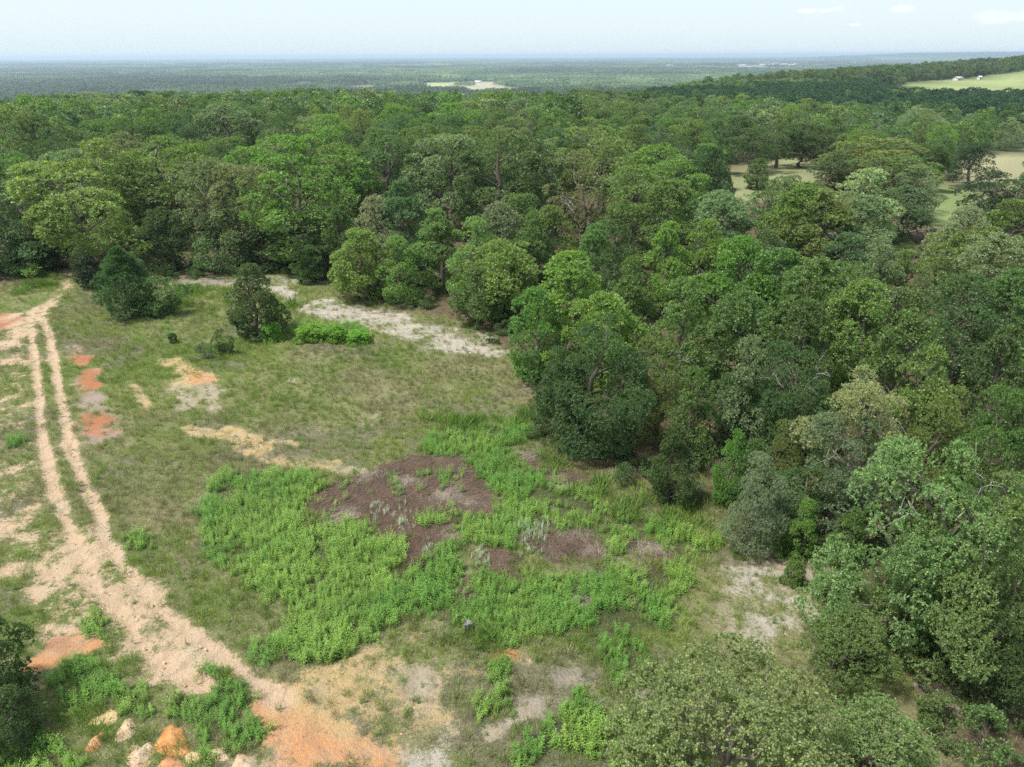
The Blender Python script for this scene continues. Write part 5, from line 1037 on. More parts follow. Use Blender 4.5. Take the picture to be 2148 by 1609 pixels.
PROTO = {
 'oak':   [make_tree(11, 14, 5.2, 2.6, 'round', 50, 52, 10, .215, 1.4), make_tree(12, 14, 5.0, 2.2, 'dome', 46, 54, 10, .215, 1.45, dead=3), make_tree(13, 14, 5.2, 3.0, 'dome', 52, 50, 10, .215, 1.3, lob=.4),
           make_tree(14, 14, 5.0, 2.0, 'round', 42, 58, 10, .215, 1.6, lob=.4), make_tree(15, 14, 5.4, 1.6, 'dome', 54, 50, 10, .215, 1.35)],
 'yoak':  [make_tree(21, 9, 3.3, .5, 'young', 46, 54, 10, .165, .95), make_tree(22, 9, 3.4, .6, 'young', 40, 58, 10, .165, 1.1, lob=.36), make_tree(23, 9, 3.5, .5, 'dome', 46, 54, 10, .165, 1.0), make_tree(24, 9, 3.3, .7, 'round', 44, 54, 10, .165, 1.0, lob=.38), make_tree(25, 9, 3.4, .6, 'young', 50, 50, 10, .165, .9, dead=2)],
 'near':  [make_tree(31, 10, 3.9, .7, 'young', 66, 89, 15, .098, 1.0, lob=.34), make_tree(32, 10, 4.0, .6, 'dome', 70, 89, 15, .098, 1.0, dead=2, lob=.36), make_tree(33, 10, 3.8, .5, 'young', 60, 96, 15, .098, 1.1, lob=.3)],
 'airy':  [make_tree(41, 6.5, 4.4, 1.0, 'dome', 120, 66, 16, .09, .85, dead=2, airy=.14, lob=.35), make_tree(42, 5.5, 2.8, .6, 'dome', 66, 66, 16, .09, .8, dead=1, airy=.14, lob=.35)],
 'sparse': [make_tree(46, 12, 4.0, 1.5, 'round', 40, 40, 10, .18, 1.1, dead=9, airy=.4, lob=.3)],
 'lean':  [make_tree(51, 13, 5.0, 2.0, 'dome', 54, 50, 10, .20, 1.3, lean=(-4.2, -1.0), trunk_r=.30, lob=.3)],
 'cone':  [make_tree(61, 7, 2.5, .1, 'young', 90, 48, 14, .10, .62, lob=.22), make_tree(62, 7, 2.3, .1, 'young', 70, 50, 14, .10, .66, lob=.34), make_tree(63, 7, 2.4, .1, 'young', 60, 54, 14, .10, .7, lob=.42)],
 'shrub': [make_tree(71, 3, 1.5, .1, 'bush', 22, 30, 10, .12, .55, lob=.35, trunk_r=.05), make_tree(72, 3, 1.4, .1, 'bush', 18, 32, 10, .12, .6, lob=.4, trunk_r=.05)],
 'leafy': [make_tree(75, 1.5, 1.2, .05, 'bush', 40, 26, 10, .10, .30, lob=.5, trunk_r=.03)],
 'column': [make_tree(77, 4.5, 1.2, .1, 'dome', 30, 30, 10, .15, .6, lob=.25, trunk_r=.12)],
 'pine':  [make_pine(81, 7.3, 2.8, 1700)],
 'plantation': [make_pine(85, 13, 2.6, 420, .7)],
}
NAMES = {'oak': 'oak_tree', 'yoak': 'young_oak_tree', 'near': 'oak_tree', 'airy': 'oak_tree', 'sparse': 'oak_tree', 'lean': 'leaning_oak_tree', 'cone': 'bushy_tree', 'shrub': 'shrub', 'leafy': 'leafy_bush', 'column': 'vine_covered_snag', 'pine': 'pine_tree'}
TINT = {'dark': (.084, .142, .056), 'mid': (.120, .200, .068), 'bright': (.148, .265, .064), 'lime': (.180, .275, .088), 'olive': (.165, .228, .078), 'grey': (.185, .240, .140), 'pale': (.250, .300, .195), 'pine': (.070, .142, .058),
        'brown': (.160, .178, .090), 'drab': (.090, .136, .048), 'moss': (.200, .275, .118), 'vivid': (.175, .355, .058), 'black': (.056, .090, .048), 'cream': (.310, .360, .215), 'blue': (.108, .180, .092)}
CAT = {'shrub': 'shrub', 'leafy': 'bush', 'column': 'snag'}
_first = {}
def base_thing(kind, i):
    """the first thing of a prototype: an Empty with its crown, trunk and dead limbs"""
    P = PROTO[kind][i]; e = bpy.data.objects.new(NAMES[kind], None); e.empty_display_size = .5
    parts = [('stems' if kind in ('shrub', 'leafy') else 'trunk', P['trunk']), ('foliage' if kind in ('shrub', 'leafy', 'column') else 'crown', P['crown'])]
    for q in P['dead'] or (): parts.append(('dead_branch', q))
    ch = []
    for n_, me_ in parts:
        c = bpy.data.objects.new(n_, me_); c.parent = e; ch.append(c)
    return e, ch
def put(kind, i, x, y, h, r, rot, tint, label, group=None):
    P = PROTO[kind][i]; key = (kind, i)
    if key not in _first: e, ch = _first[key] = base_thing(kind, i)
    else:
        e0, ch0 = _first[key]; e = e0.copy(); ch = []
        for c0 in ch0:
            c = c0.copy(); c.parent = e; ch.append(c)
    COL.objects.link(e)
    for c in ch: COL.objects.link(c)
    e.location = (x, y, float(terrain(x, y))); e.rotation_euler = (0, 0, rot); e.scale = (r / P['r'], r / P['r'], h / P['h'])
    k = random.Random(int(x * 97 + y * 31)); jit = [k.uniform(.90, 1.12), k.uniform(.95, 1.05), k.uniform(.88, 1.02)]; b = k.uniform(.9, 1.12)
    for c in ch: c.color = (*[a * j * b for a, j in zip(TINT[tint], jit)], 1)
    e['label'] = label; e['category'] = CAT.get(kind, 'tree')
    e.pop('group', None) if 'group' in e else None
    if group: e['group'] = group
    return e
for tdat in TREES: put(*tdat)
# ------------------------------------------------------------------ scattered stuff
def proto_obj(name, me): return bpy.data.objects.new(name, me)
def scatter(name, pts, rot, scl, tint, meshes, material, pick=None, **props):
    """one object that carries all copies: points with rotation, scale and tint"""
    n = len(pts); me = bpy.data.meshes.new(name); me.vertices.add(n); me.vertices.foreach_set('co', np.asarray(pts, np.float32).ravel())
    pick = np.random.RandomState(3).randint(0, len(meshes), n) if pick is None else pick
    for an, at, arr in (('rot', 'FLOAT_VECTOR', rot), ('scl', 'FLOAT_VECTOR', scl), ('tint', 'FLOAT_COLOR', np.hstack([tint, np.ones((n, 1))])), ('pick', 'INT', pick)):
        a = me.attributes.new(an, at, 'POINT'); a.data.foreach_set({'FLOAT_VECTOR': 'vector', 'FLOAT_COLOR': 'color', 'INT': 'value'}[at], np.asarray(arr, np.int32 if at == 'INT' else np.float32).ravel())
    me.update(); me.materials.append(material); o = link(name, me, None)
    ng = bpy.data.node_groups.new(name, 'GeometryNodeTree'); ng.interface.new_socket('Geometry', in_out='INPUT', socket_type='NodeSocketGeometry'); ng.interface.new_socket('Geometry', in_out='OUTPUT', socket_type='NodeSocketGeometry')
    gi = ng.nodes.new('NodeGroupInput'); go = ng.nodes.new('NodeGroupOutput'); ip = ng.nodes.new('GeometryNodeInstanceOnPoints'); jn = ng.nodes.new('GeometryNodeJoinGeometry')
    for i, m_ in enumerate(meshes):
        oi = ng.nodes.new('GeometryNodeObjectInfo'); oi.inputs['Object'].default_value = proto_obj(name + '_source', m_)
        smn = ng.nodes.new('GeometryNodeSetMaterial'); smn.inputs['Material'].default_value = material
        g2 = ng.nodes.new('GeometryNodeGeometryToInstance'); ng.links.new(oi.outputs['Geometry'], smn.inputs[0]); ng.links.new(smn.outputs[0], g2.inputs[0]); ng.links.new(g2.outputs[0], jn.inputs[0])
    def att(nm, ty):
        a = ng.nodes.new('GeometryNodeInputNamedAttribute'); a.data_type = ty; a.inputs['Name'].default_value = nm; return a.outputs['Attribute']
    ng.links.new(gi.outputs[0], ip.inputs['Points']); ng.links.new(jn.outputs[0], ip.inputs['Instance']); ip.inputs['Pick Instance'].default_value = True
    ng.links.new(att('pick', 'INT'), ip.inputs['Instance Index']); ng.links.new(att('rot', 'FLOAT_VECTOR'), ip.inputs['Rotation']); ng.links.new(att('scl', 'FLOAT_VECTOR'), ip.inputs['Scale'])
    ng.links.new(ip.outputs[0], go.inputs[0])
    md = o.modifiers.new('scatter', 'NODES'); md.node_group = ng
    for k, v in props.items(): o[k] = v
    o['kind'] = 'stuff'
    return o
def blades(seed, n, spread, L, W, lean, vlo=0., vhi=.9):
    rs = np.random.RandomState(seed); a = rs.rand(n) * 6.28; q = np.sqrt(rs.rand(n)) * spread; l = L * rs.uniform(.55, 1.25, n)
    d = unit(np.stack([np.cos(a) * lean * rs.rand(n), np.sin(a) * lean * rs.rand(n), np.ones(n)], 1) + rs.normal(0, .12, (n, 3)))
    C = np.stack([np.cos(a * 3 + q * 9) * q, np.sin(a * 3 + q * 9) * q, np.zeros(n)], 1) + d * (l * .48)[:, None]
    V, Fq, v = leaves_mesh(C, d, unit(rs.normal(0, 1, (n, 3)) + np.array([0, 0, .4])), l, W, rs.uniform(vlo, vhi, n), .1)
    return new_mesh('tuft', V, Fq, [('v', 'FLOAT', 'FACE', v)])
def weed(seed, nst, spread, H, nl, L, wratio=.42):
    rs = np.random.RandomState(seed); C, D, Nn, S, v = [], [], [], [], []
    for s in range(nst):
        a = rs.rand() * 6.28; q = math.sqrt(rs.rand()) * spread; b = np.array([math.cos(a) * q, math.sin(a) * q, 0]); hh = H * rs.uniform(.6, 1.1); tip = b * 1.25 + np.array([rs.normal(0, .07), rs.normal(0, .07), hh]); sv = rs.rand()
        for i in range(nl):
            tt = (i + .5) / nl; aa = i * 2.4 + s; p_ = b * (1 - tt) + tip * tt; up = .15 + 1.1 * tt * tt
            d = unit(np.array([math.cos(aa), math.sin(aa), up])); l = L * rs.uniform(.7, 1.2) * (1.05 - .35 * tt)
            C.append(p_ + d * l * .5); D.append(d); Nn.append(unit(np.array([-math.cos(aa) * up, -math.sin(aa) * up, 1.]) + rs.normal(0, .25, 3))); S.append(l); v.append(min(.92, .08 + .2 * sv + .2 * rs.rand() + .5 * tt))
    S = np.array(S); V, Fq, v = leaves_mesh(np.array(C), np.array(D), np.array(Nn), S, S * wratio, np.array(v), .12)
    return new_mesh('weed', V, Fq, [('v', 'FLOAT', 'FACE', v)])
def straw(seed, n, L):
    rs = np.random.RandomState(seed); V0, F0, vv, o = [], [], [], 0
    for i in range(n):
        a = rs.normal(0, .5); b = rs.normal(0, .22, 2); l = L * rs.uniform(.5, 1.2); k = 5; t_ = np.linspace(-.5, .5, k); cv = rs.normal(0, .35)
        P = np.stack([b[0] + np.cos(a) * l * t_, b[1] + np.sin(a) * l * t_ + cv * (t_ * l) ** 2, .03 + rs.rand() * .10 + .05 * (1 - (2 * t_) ** 2)], 1); sd_ = np.array([-math.sin(a), math.cos(a), .3]) * .006
        V0.append(np.stack([P - sd_, P + sd_], 1).reshape(-1, 3)); j = np.arange(k - 1) * 2; F0.append(np.stack([j, j + 1, j + 3, j + 2], 1) + o); o += 2 * k; vv += [rs.rand() ** 1.5 * .92] * (k - 1)
    return new_mesh('straw', np.vstack(V0), np.vstack(F0), [('v', 'FLOAT', 'FACE', np.array(vv))])
rs = np.random.RandomState(101)
def jitter_grid(x0, x1, y0, y1, s):
    a, b = np.meshgrid(np.arange(x0, x1, s), np.arange(y0, y1, s)); a = a.ravel(); b = b.ravel()
    return a + rs.uniform(-.5, .5, a.size) * s, b + rs.uniform(-.5, .5, a.size) * s
def in_view(x, y, m=2.0): return np.abs(x) < (y * .92 + 10) * .735 + m
def mixtint(cols, w): return sum(np.asarray(c)[None, :] * w_[:, None] for c, w_ in zip(cols, w))
# grass over the clearing
x, y = jitter_grid(-80, 42, 17.5, 102, .30); s = in_view(x, y) & (rs.rand(x.size) < np.clip(1.25 - y / 130, .3, 1)); x, y = x[s], y[s]
b, so_, li_, th, wd, tg, fo = cover(x, y)
g1 = fbm(x, y, 6, 61, 4); g2 = fbm(x, y, 1.3, 67, 3)
dens = np.clip(1.25 - 1.6 * b, 0.03, 1) * (1 - th * .93) * (1 - wd * .6) * np.clip(1 - fo * .75, 0, 1) * sstep(.26, .5, g2 * .6 + g1 * .4 + .08 - .12 * b)
k = rs.rand(x.size) < dens; x, y, g1, g2, b, th, wd, tg, fo = [q[k] for q in (x, y, g1, g2, b, th, wd, tg, fo)]; n = x.size
wa = sstep(.42, .6, fbm(x, y, 5, 71, 3) + rs.normal(0, .05, n)); wb = sstep(.5, .66, fbm(x, y, 9, 77, 4) + rs.normal(0, .06, n))
tint = mixtint([(.155, .228, .056), (.215, .280, .074), (.25, .235, .145)], [(1 - wa) * (1 - wb), wa * (1 - wb), wb])
tint = tint * (1 - tg[:, None]) + np.array((.12, .22, .045)) * tg[:, None]; tint *= rs.uniform(.75, 1.25, (n, 1))
sc_ = rs.uniform(.6, 1.25, n) * (.75 + .5 * g1) * (1 + tg * 1.5) * (1 - .25 * b)
rt = np.stack([np.zeros(n), np.zeros(n), rs.rand(n) * 6.28], 1)
T1 = [blades(1, 30, .22, .20, .014, .9), blades(2, 34, .26, .16, .015, 1.2), blades(3, 22, .18, .30, .013, .6), blades(4, 40, .16, .42, .016, .9)]
scatter('grass', np.stack([x, y, terrain(x, y) + .0], 1), rt, np.stack([sc_ * 1.15, sc_ * 1.15, sc_], 1), tint, T1, M_GRASS_I, np.where(rs.rand(n) < .012, 3, rs.randint(0, 3, n)), label='short olive green grass in tufts over the clearing', category='grass')
# scattered low weeds in the grass
x, y = jitter_grid(-46, 36, 18, 92, .75); s = in_view(x, y); x, y = x[s], y[s]; b, so_, li_, th, wd, tg, fo = cover(x, y)
k = rs.rand(x.size) < np.clip((.40 - .25 * b) * sstep(.42, .66, fbm(x, y, 5, 83, 3)) * 1.3 + tg * .9 + .03, 0, 1) * (1 - th * .9) * (1 - wd) * (1 - fo * .4)
x, y, tg, fo = x[k], y[k], tg[k], fo[k]; n = x.size; sc_ = rs.uniform(.35, .8, n) + tg * .3
tint = mixtint([(.10, .175, .04), (.15, .215, .045)], (lambda q: [q, 1 - q])(rs.rand(n))) * rs.uniform(.8, 1.2, (n, 1))
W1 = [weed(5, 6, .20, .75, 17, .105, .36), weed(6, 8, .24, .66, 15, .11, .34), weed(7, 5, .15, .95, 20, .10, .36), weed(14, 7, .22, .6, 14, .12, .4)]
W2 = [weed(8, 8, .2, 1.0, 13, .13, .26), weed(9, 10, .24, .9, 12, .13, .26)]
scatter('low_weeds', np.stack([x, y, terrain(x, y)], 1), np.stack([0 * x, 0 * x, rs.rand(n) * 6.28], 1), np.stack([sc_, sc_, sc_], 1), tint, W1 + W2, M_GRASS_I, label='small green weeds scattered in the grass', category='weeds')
# the bright green weed beds
x, y = jitter_grid(-40, 30, 17, 72, .28); s = in_view(x, y); x, y = x[s], y[s]; b, so_, li_, th, wd, tg, fo = cover(x, y)
wd = np.maximum(wd * (1 - .85 * th), th * .7 * sstep(.66, .74, fbm(x, y, 1.7, 151, 3)))
k = (rs.rand(x.size) < wd * sstep(.40, .52, fbm(x, y, 1.4, 89, 3) + .10 * (x < 1) + .055)); x, y = x[k], y[k]; n = x.size
hv = fbm(x, y, 3, 97, 3); sc_ = rs.uniform(.55, 1.25, n) * (.62 + .75 * hv); q = np.clip(sstep(.35, .65, fbm(x, y, 4, 103, 3)) + rs.normal(0, .2, n), 0, 1)
tint = mixtint([(.112, .235, .046), (.190, .305, .066)], [1 - q, q]) * rs.uniform(.8, 1.2, (n, 1))
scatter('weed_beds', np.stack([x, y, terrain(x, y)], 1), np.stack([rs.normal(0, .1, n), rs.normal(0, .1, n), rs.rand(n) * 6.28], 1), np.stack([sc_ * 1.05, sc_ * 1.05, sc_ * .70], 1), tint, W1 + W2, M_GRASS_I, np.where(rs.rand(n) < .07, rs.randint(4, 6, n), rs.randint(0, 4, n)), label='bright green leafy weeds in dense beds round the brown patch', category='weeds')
# flattened dead stems
x, y = jitter_grid(-20, 22, 20, 55, .26); b, so_, li_, th, wd, tg, fo = cover(x, y); k = rs.rand(x.size) < th ** 1.4; x, y = x[k], y[k]; n = x.size
ang = (fbm(x, y, 4, 107, 2) - .5) * 7 + rs.normal(0, .35, n) + .5; pl = sstep(.56, .76, fbm(x, y, 1.8, 109, 3))
tint = mixtint([(.118, .078, .060), (.25, .21, .175)], [1 - pl, pl]) * rs.uniform(.7, 1.3, (n, 1))
scatter('dead_stems', np.stack([x, y, terrain(x, y)], 1), np.stack([rs.normal(0, .05, n), rs.normal(0, .05, n), ang], 1), np.ones((n, 3)) * rs.uniform(.8, 1.4, (n, 1)) * np.array([1, 1, .5]), tint, [straw(1, 26, .8), straw(2, 24, 1.0), straw(3, 28, .65)], M_STRAW, label='flattened brown dead stems swirled between the weed beds', category='dead stems')
# silvery seedlings on the dead stems
cp = np.array(SILVER); n = len(cp); cp = np.repeat(cp, 5, 0) + rs.normal(0, .3, (n * 5, 2)); n = len(cp)
scatter('silvery_weeds', np.stack([cp[:, 0], cp[:, 1], terrain(cp[:, 0], cp[:, 1])], 1), np.stack([0 * cp[:, 0], 0 * cp[:, 0], rs.rand(n) * 6.28], 1), np.ones((n, 3)) * rs.uniform(.35, .7, (n, 1)), np.tile((.34, .40, .30), (n, 1)), W1, M_GRASS_I, label='pale silvery weeds on the brown dead stems', category='weeds')
# undergrowth below the trees
x, y = jitter_grid(-75, 60, 19, 125, 1.5); s = in_view(x, y, 6); x, y = x[s], y[s]; b, so_, li_, th, wd, tg, fo = cover(x, y)
ok = np.ones(x.size, bool)
for c1, pts in FIELDS: ok &= sdist(x, y, pts) < -1
k = (rs.rand(x.size) < fo * .5) & ok; x, y = x[k], y[k]; n = x.size; sc_ = rs.uniform(.25, .62, n)
tint = mixtint([TINT['mid'], TINT['dark']], (lambda q: [q, 1 - q])(rs.rand(n)))
scatter('undergrowth', np.stack([x, y, terrain(x, y)], 1), np.stack([0 * x, 0 * x, rs.rand(n) * 6.28], 1), np.stack([sc_, sc_, sc_ * .8], 1), tint, [PROTO['shrub'][0]['crown'], PROTO['shrub'][1]['crown']], M_LEAF_I, label='low undergrowth between the trees', category='undergrowth')
# the wood beyond the nearest trees
def far_proto(seed, h, r, nb, nl, lw, sh): return make_tree(seed, h, r, 1.0, sh, nb, nl, 6, lw, r * .3, lob=.35)
FARP = [far_proto(201, 13, 5.2, 34, 11, .62, 'dome')['crown'], far_proto(202, 13, 5.0, 30, 12, .62, 'round')['crown'], far_proto(203, 13, 5.2, 36, 11, .62, 'dome')['crown']]
def no_field(x, y, m):
    ok = np.ones(x.size, bool)
    for c1, pts in FIELDS:
        s = bbox_sel(x, y, pts, m + 5)
        if s.any():
            q = ok[s]; q &= sdist(x[s], y[s], pts) < -m; ok[s] = q
    return ok
def tints(x, y, n, pal, s):
    a = fbm(x, y, s, 113, 2) * .35 + rs.rand(n) * .65; i = np.clip((a * len(pal) * 1.1 - .05 * len(pal)).astype(int), 0, len(pal) - 1)
    return np.array(pal)[i] * rs.uniform(.8, 1.22, (n, 1))
PAL = [TINT['dark'], TINT['dark'], TINT['mid'], TINT['blue'], TINT['mid'], TINT['olive'], TINT['grey'], TINT['bright']]
x, y = jitter_grid(-330, 420, STUFF_FROM * .75, 560, 7.3); d = np.hypot(x, y); s = (np.abs(x) < y * .78 + 15) & (d > STUFF_FROM) & (d < 620) & no_field(x, y, 3.0); x, y = x[s], y[s]
PINEZ = lambda x, y: (np.degrees(np.arctan2(x, y)) > 1) & (np.hypot(x, y) > 300 + 25 * np.sin(x * .03))
s = ~PINEZ(x, y); x, y = x[s], y[s]
rest = np.array(REST); x = np.concatenate([x, rest[:, 0]]); y = np.concatenate([y, rest[:, 1]])
n = x.size; az = np.degrees(np.arctan2(x, y)); hh = (13.2 - 3.2 * sstep(2, 16, az)) * rs.uniform(.82, 1.15, n); hh[-len(rest):] = rest[:, 2]; sc_ = hh / 14
far = np.hypot(x, y) > 300; pk = np.where(far, rs.randint(5, 8, n), rs.randint(0, 5, n)); rr = sc_ * rs.uniform(.92, 1.2, n); rr[-len(rest):] = rest[:, 3] / 5.1
scatter('woodland', np.stack([x, y, terrain(x, y)], 1), np.stack([0 * x, 0 * x, rs.rand(n) * 6.28], 1), np.stack([rr, rr, sc_], 1), tints(x, y, n, PAL, 45), [q['crown'] for q in PROTO['oak']] + FARP, M_LEAF_I, pk, label='dense mixed green woodland stretching to the edge of the plateau', category='woodland')
# pine plantation on the right, then woods on the slope and the hill
x, y = jitter_grid(-10, 620, 280, 760, 5.0); d = np.hypot(x, y); s = PINEZ(x, y) & (np.abs(x) < y * .8) & (d < 720 - 240 * sstep(24, 27, np.degrees(np.arctan2(x, y)))) & no_field(x, y, 2); x, y = x[s], y[s]; n = x.size
sc_ = rs.uniform(.75, 1.1, n) * .58; pm = (fbm(x, y, 90, 119, 3) + rs.normal(0, .04, n)) > .56; pk = np.where(pm, rs.randint(1, 4, n), 0); wd3 = sc_ * np.where(pm, 1.25, 1.45)
tn = np.where(pm[:, None], tints(x, y, n, PAL, 45), np.array((.040, .092, .052)) * rs.uniform(.75, 1.25, (n, 1)))
scatter('pine_wood', np.stack([x, y, terrain(x, y)], 1), np.stack([0 * x, 0 * x, rs.rand(n) * 6.28], 1), np.stack([wd3, wd3, sc_], 1), tn, [PROTO['plantation'][0]['crown']] + FARP, M_LEAF_I, pk, label='blue green pine plantation in the middle distance', category='woodland')
x, y = jitter_grid(-1300, 1500, 400, 1750, 10.5); d = np.hypot(x, y); s = (np.abs(x) < y * .78) & (d < 1750) & ((d > 720) | ((d > 615) & ~PINEZ(x, y))) & no_field(x, y, 5); x, y = x[s], y[s]; n = x.size; sc_ = rs.uniform(.75, 1.15, n) * 1.0
scatter('hillside_woods', np.stack([x, y, terrain(x, y)], 1), np.stack([0 * x, 0 * x, rs.rand(n) * 6.28], 1), np.stack([sc_ * 1.25, sc_ * 1.25, sc_], 1), tints(x, y, n, PAL, 120) * .74, FARP, M_LEAF_I, label='woods on the slope and low hill beyond the plateau', category='woodland')
def clump(seed, n, S, r, h):
    q = np.random.RandomState(seed); C = np.stack([q.uniform(-.5, .5, n) * S, q.uniform(-.5, .5, n) * S], 1); Vs, Fs, vs_, o = [], [], [], 0
    for (cx, cy_) in C:
        m = 46; a = q.rand(m) * 6.28; e = np.arccos(q.uniform(0, 1, m)); hh = h * q.uniform(.75, 1.2); dv = np.stack([np.sin(e) * np.cos(a), np.sin(e) * np.sin(a), np.cos(e)], 1)
        P = dv * np.array([r, r, hh * .6]) + np.array([cx, cy_, hh * .4]); t_ = unit(np.cross(dv, q.normal(0, 1, (m, 3))))
        V, Fq, v = leaves_mesh(P, t_, dv + q.normal(0, .5, (m, 3)), 2.6 * r / 5, 2.2 * r / 5, np.clip(q.rand() * .5 + q.rand(m) * .4, 0, .92)); Vs.append(V); Fs.append(Fq + o); vs_.append(v); o += len(V)
    return new_mesh('wood_clump', np.vstack(Vs), np.vstack(Fs), [('v', 'FLOAT', 'FACE', np.concatenate(vs_))])
CL = [clump(301, 42, 62, 5.5, 13), clump(302, 38, 62, 5.8, 14), clump(303, 46, 62, 5.2, 12)]
def polar(d0, d1, step):
    xs, ys = [], []; d_ = d0
    while d_ < d1:
        st = step(d_); m = int(d_ * 1.36 / st); a = (np.arange(m) + rs.rand(m)) / m * 1.36 - .68; dd = d_ + rs.uniform(-.5, .5, m) * st; xs.append(np.sin(a) * dd); ys.append(np.cos(a) * dd); d_ += st
    return np.concatenate(xs), np.concatenate(ys)
x, y = polar(1720, 30000, lambda d_: max(50, d_ * .022)); d = np.hypot(x, y)
k = no_field(x, y, 22) & no_field(x * 1.06, y * 1.06, 0) & no_field(x * 1.12, y * 1.12, -8) & (rs.rand(x.size) > .07 * sstep(3000, 9000, d) * (fbm(x, y, 1800, 127, 3) > .5) * 4); x, y = x[k], y[k]; d = np.hypot(x, y); n = x.size
sx = np.maximum(50, d * .022) / 50 * rs.uniform(.85, 1.25, n); sz = rs.uniform(.75, 1.25, n) * np.clip(.95 + d / 14000, 1, 2.2)
scatter('distant_woods', np.stack([x, y, terrain(x, y) - 1], 1), np.stack([0 * x, 0 * x, rs.rand(n) * 6.28], 1), np.stack([sx, sx, sz], 1), tints(x, y, n, [TINT['dark'], TINT['dark'], TINT['mid'], TINT['blue'], TINT['grey'], TINT['dark']], 1400) * (.45 + .8 * sstep(.3, .7, fbm(x, y, 1100, 139, 3)))[:, None], CL, M_LEAF_I, label='hazy blue green woods covering the plain to the horizon', category='woodland')
# ------------------------------------------------------------------ buildings far off
def plain(name, c, rough=.7):
    m, t, p, out = mat(name); g = N(t, 'ShaderNodeNewGeometry'); t.links.new(mixc(t, c, tuple(q * .8 for q in c), noise(t, .6, 3, g.outputs['Position'])), p.inputs['Base Color']); p.inputs['Roughness'].default_value = rough; return m
M_WALL = plain('painted_wall', (.62, .60, .57)); M_ROOF = plain('metal_roof', (.60, .60, .60), .5); M_ROOF2 = plain('grey_roof', (.36, .34, .33)); M_GLASS = plain('window_glass', (.05, .06, .07), .2)
def box_mesh(name, x0, x1, y0, y1, z0, z1):
    V = [(x0, y0, z0), (x1, y0, z0), (x1, y1, z0), (x0, y1, z0), (x0, y0, z1), (x1, y0, z1), (x1, y1, z1), (x0, y1, z1)]
    return new_mesh(name, V, [(0, 3, 2, 1), (4, 5, 6, 7), (0, 1, 5, 4), (1, 2, 6, 5), (2, 3, 7, 6), (3, 0, 4, 7)])
def gable_mesh(L, W, H, rise, ov):
    l, w_ = L / 2 + ov, W / 2 + ov; th_ = .25
    V = [(-l, -w_, H), (l, -w_, H), (l, 0, H + rise), (-l, 0, H + rise), (l, w_, H), (-l, w_, H)]; V += [(a, b, c - th_) for a, b, c in V]
    Fq = [(0, 1, 2, 3), (3, 2, 4, 5), (6, 9, 8, 7), (9, 11, 10, 8), (0, 6, 7, 1), (5, 4, 10, 11), (0, 3, 9, 6), (3, 5, 11, 9), (1, 7, 8, 2), (2, 8, 10, 4)]
    return new_mesh('roof', V, Fq)
def house(name, x, y, rot, L, W, H, rise, label, cat, roofm, group=None, detail=True):
    e = bpy.data.objects.new(name, None); COL.objects.link(e); e.location = (x, y, float(terrain(x, y))); e.rotation_euler = (0, 0, rot); e['label'] = label; e['category'] = cat
    if group: e['group'] = group
    # walls with gable ends
    l, w_ = L / 2, W / 2
    V = [(-l, -w_, -1), (l, -w_, -1), (l, w_, -1), (-l, w_, -1), (-l, -w_, H), (l, -w_, H), (l, w_, H), (-l, w_, H), (-l, 0, H + rise - .3), (l, 0, H + rise - .3)]
    me = bpy.data.meshes.new('wall'); me.from_pydata(V, [], [(0, 1, 5, 4), (2, 3, 7, 6), (1, 2, 6, 9, 5), (3, 0, 4, 8, 7), (0, 3, 2, 1)]); link('wall', me, M_WALL, e); link('roof', gable_mesh(L, W, H, rise, .5), roofm, e)
    if detail:
        for k in range(3): link('window', box_mesh('window', -l + L * (.18 + .3 * k) - L * .05, -l + L * (.18 + .3 * k) + L * .05, -w_ - .06, -w_ + .02, .9, 1.8), M_GLASS, e)
        link('door', box_mesh('door', -l + L * .33 - .5, -l + L * .33 + .5, -w_ - .05, -w_ + .02, 0, 1.9), M_ROOF2, e)
    return e
for hd in HOUSES: house(*[globals()[q[1:]] if isinstance(q, str) and q.startswith('$') else q for q in hd])
# weathered stump at the near edge of the weed bed
e = bpy.data.objects.new('tree_stump', None); COL.objects.link(e); e.location = (*STUMP, float(terrain(*STUMP))); e['label'] = 'weathered grey stump at the near edge of the bright weed bed'; e['category'] = 'stump'
q = np.random.RandomState(5); a = np.linspace(0, 2 * np.pi, 14, endpoint=False); rings = []
for zz, rr_ in ((-.1, .34), (.05, .27), (.2, .22), (.42, .20), (.54, .18)):
    w1 = rr_ * (1 + .16 * np.cos(3 * a + 1) + .1 * np.cos(5 * a)) ; rings.append(np.stack([np.cos(a) * w1 + zz * .12, np.sin(a) * w1 - zz * .16, np.full(14, zz) + (q.rand(14) * .14 if zz > .5 else 0)], 1))
V = np.vstack(rings + [np.array([[.06, -.08, .48]])]); Fl = [(i * 14 + j, i * 14 + (j + 1) % 14, (i + 1) * 14 + (j + 1) % 14, (i + 1) * 14 + j) for i in range(4) for j in range(14)]
me = bpy.data.meshes.new('bark'); me.from_pydata(V.tolist(), [], Fl); link('bark', me, M_STUMP, e)
me = bpy.data.meshes.new('cut_face'); me.from_pydata(V.tolist(), [], [(56 + j, 56 + (j + 1) % 14, 70) for j in range(14)]); link('cut_face', me, M_STUMP, e)
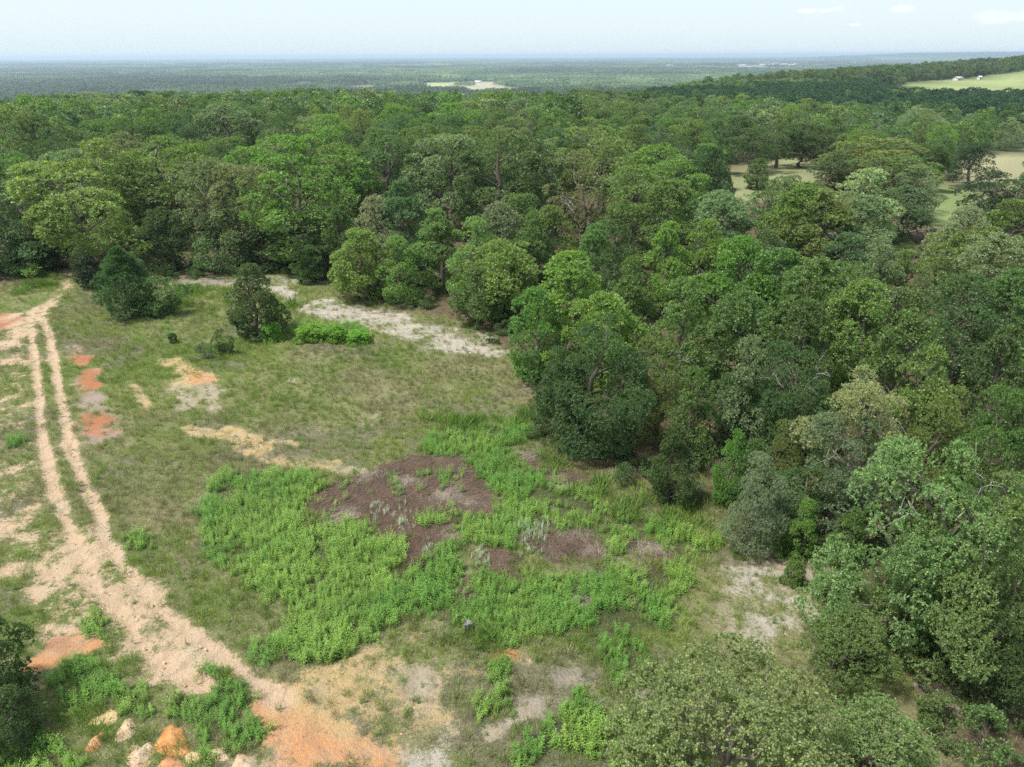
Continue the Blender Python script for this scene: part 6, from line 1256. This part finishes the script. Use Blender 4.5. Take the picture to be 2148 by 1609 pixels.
# loose clods and stones on the bare soil
x, y = jitter_grid(-40, 30, 17.5, 75, .42); s = in_view(x, y); x, y = x[s], y[s]; b, so_, li_, th, wd, tg, fo = cover(x, y); k = (rs.rand(x.size) < b * .4) & (fo < .5); x, y, so_ = x[k], y[k], so_[k]; n = x.size
def clod(seed):
    q = np.random.RandomState(seed); a = np.linspace(0, 2 * np.pi, 6, endpoint=False); r1 = q.uniform(.7, 1.15, 6); r2 = q.uniform(.45, .8, 6)
    V = np.vstack([np.stack([np.cos(a) * r1, np.sin(a) * r1, np.full(6, -.25)], 1), np.stack([np.cos(a + .4) * r2, np.sin(a + .4) * r2, q.uniform(.3, .6, 6)], 1), [[0, 0, .72]], [[0, 0, .70]]])
    Fq = [(i, (i + 1) % 6, 6 + (i + 1) % 6, 6 + i) for i in range(6)] + [(6 + i, 6 + (i + 1) % 6, 12, 13) for i in range(6)]
    return new_mesh('clod', V, np.array(Fq), [('v', 'FLOAT', 'FACE', q.uniform(.2, .8, 12))])
sz = .02 + .07 * rs.rand(n) ** 3
scatter('soil_clods', np.stack([x, y, terrain(x, y)], 1), np.stack([rs.normal(0, .2, n), rs.normal(0, .2, n), rs.rand(n) * 6.28], 1), np.stack([sz, sz * rs.uniform(.6, 1, n), sz * rs.uniform(.5, .9, n)], 1), so_ * rs.uniform(.65, 1.1, (n, 1)), [clod(1), clod(2), clod(3)], M_STRAW, label='small clods and stones lying on the bare soil', category='clods')
# rounded lumps of clay among the weeds in the corner
def mound_mesh(seed, L, W, h):
    nr, na = 9, 28; a = np.linspace(0, 2 * np.pi, na, endpoint=False); V = []
    for i in range(nr):
        f = (i + 1) / nr; rr = f * (1 + .16 * np.cos(2 * a + seed) + .13 * np.cos(3 * a + 2.1 * seed) + .09 * np.cos(5 * a + seed * 3) + .05 * np.cos(8 * a + seed)); xx = np.cos(a) * rr * L / 2; yy = np.sin(a) * rr * W / 2
        zz = h * .45 * (1 - f ** 1.7) + (fbm(xx + seed * 9, yy, .45, 7, 4) - .5) * .30 * (1 - f ** 4) - .12 * (f > .99); V.append(np.stack([xx, yy, zz], 1))
    V = np.vstack(V + [np.array([[0, 0, h * .45 + (float(fbm(np.array([seed * 9.]), np.array([0.]), .45, 7, 4)[0]) - .5) * .3]])]); c = nr * na; Fq = [(i * na + j, (i + 1) * na + j, (i + 1) * na + (j + 1) % na, i * na + (j + 1) % na) for i in range(nr - 1) for j in range(na)] + [(j, (j + 1) % na, c, c) for j in range(0)]
    me = bpy.data.meshes.new('clay_mound'); me.from_pydata(V.tolist(), [], Fq + [(j, (j + 1) % na, c) for j in range(na)]); me.polygons.foreach_set('use_smooth', [True] * len(me.polygons)); return me
CLAY = {}
for nm, c1, c2 in (('orange', (.36, .155, .045), (.45, .24, .10)), ('tan', (.37, .26, .16), (.47, .36, .25)), ('yellow', (.40, .28, .12), (.48, .38, .22)), ('rust', (.36, .15, .065), (.45, .25, .14))):
    m, t, p, out = mat('clay_' + nm); g_ = N(t, 'ShaderNodeNewGeometry'); P_ = g_.outputs['Position']; n1 = noise(t, 2.2, 6, P_); n2 = noise(t, 14, 4, P_, .7)
    cc = mixc(t, c1, c2, rng_map(t, n1, .35, .65)); cc = mixc(t, cc, (.14, .10, .07), mth(t, 'MULTIPLY', rng_map(t, n2, .56, .72), .7)); t.links.new(cc, p.inputs['Base Color']); p.inputs['Roughness'].default_value = .95
    b2 = N(t, 'ShaderNodeBump'); b2.inputs['Strength'].default_value = .8; b2.inputs['Distance'].default_value = .08; t.links.new(mth(t, 'ADD', n1, n2), b2.inputs['Height']); t.links.new(b2.outputs[0], p.inputs['Normal']); CLAY[nm] = m
for i, (x_, y_, L, W, h, rot, nm, lab) in enumerate(MOUNDS):
    o = link('clay_mound', mound_mesh(i + 1.3, L, W, h), CLAY[nm], label=lab, category='clay mound', group='clay mounds in the weedy corner'); o.location = (x_, y_, float(terrain(x_, y_)) - .02); o.rotation_euler = (0, 0, rot)
# ------------------------------------------------------------------ haze
hz = box_mesh('haze', float(X[0]) - 5, float(X[-1]) + 5, float(Y[0]) - 5, float(Y[-1]) + 5, float(fz.min()) - 1, float(max(fz.max() + 32, 30)))
hm = bpy.data.materials.new('haze'); hm.use_nodes = True; t = hm.node_tree; t.nodes.clear(); ho = N(t, 'ShaderNodeOutputMaterial'); pv = N(t, 'ShaderNodeVolumePrincipled')
pv.inputs['Color'].default_value = (.62, .77, .95, 1); pv.inputs['Density'].default_value = HAZE; pv.inputs['Anisotropy'].default_value = .2; t.links.new(pv.outputs[0], ho.inputs['Volume'])
link('haze', hz, hm, kind='stuff', label='pale blue summer haze over the plain', category='haze')
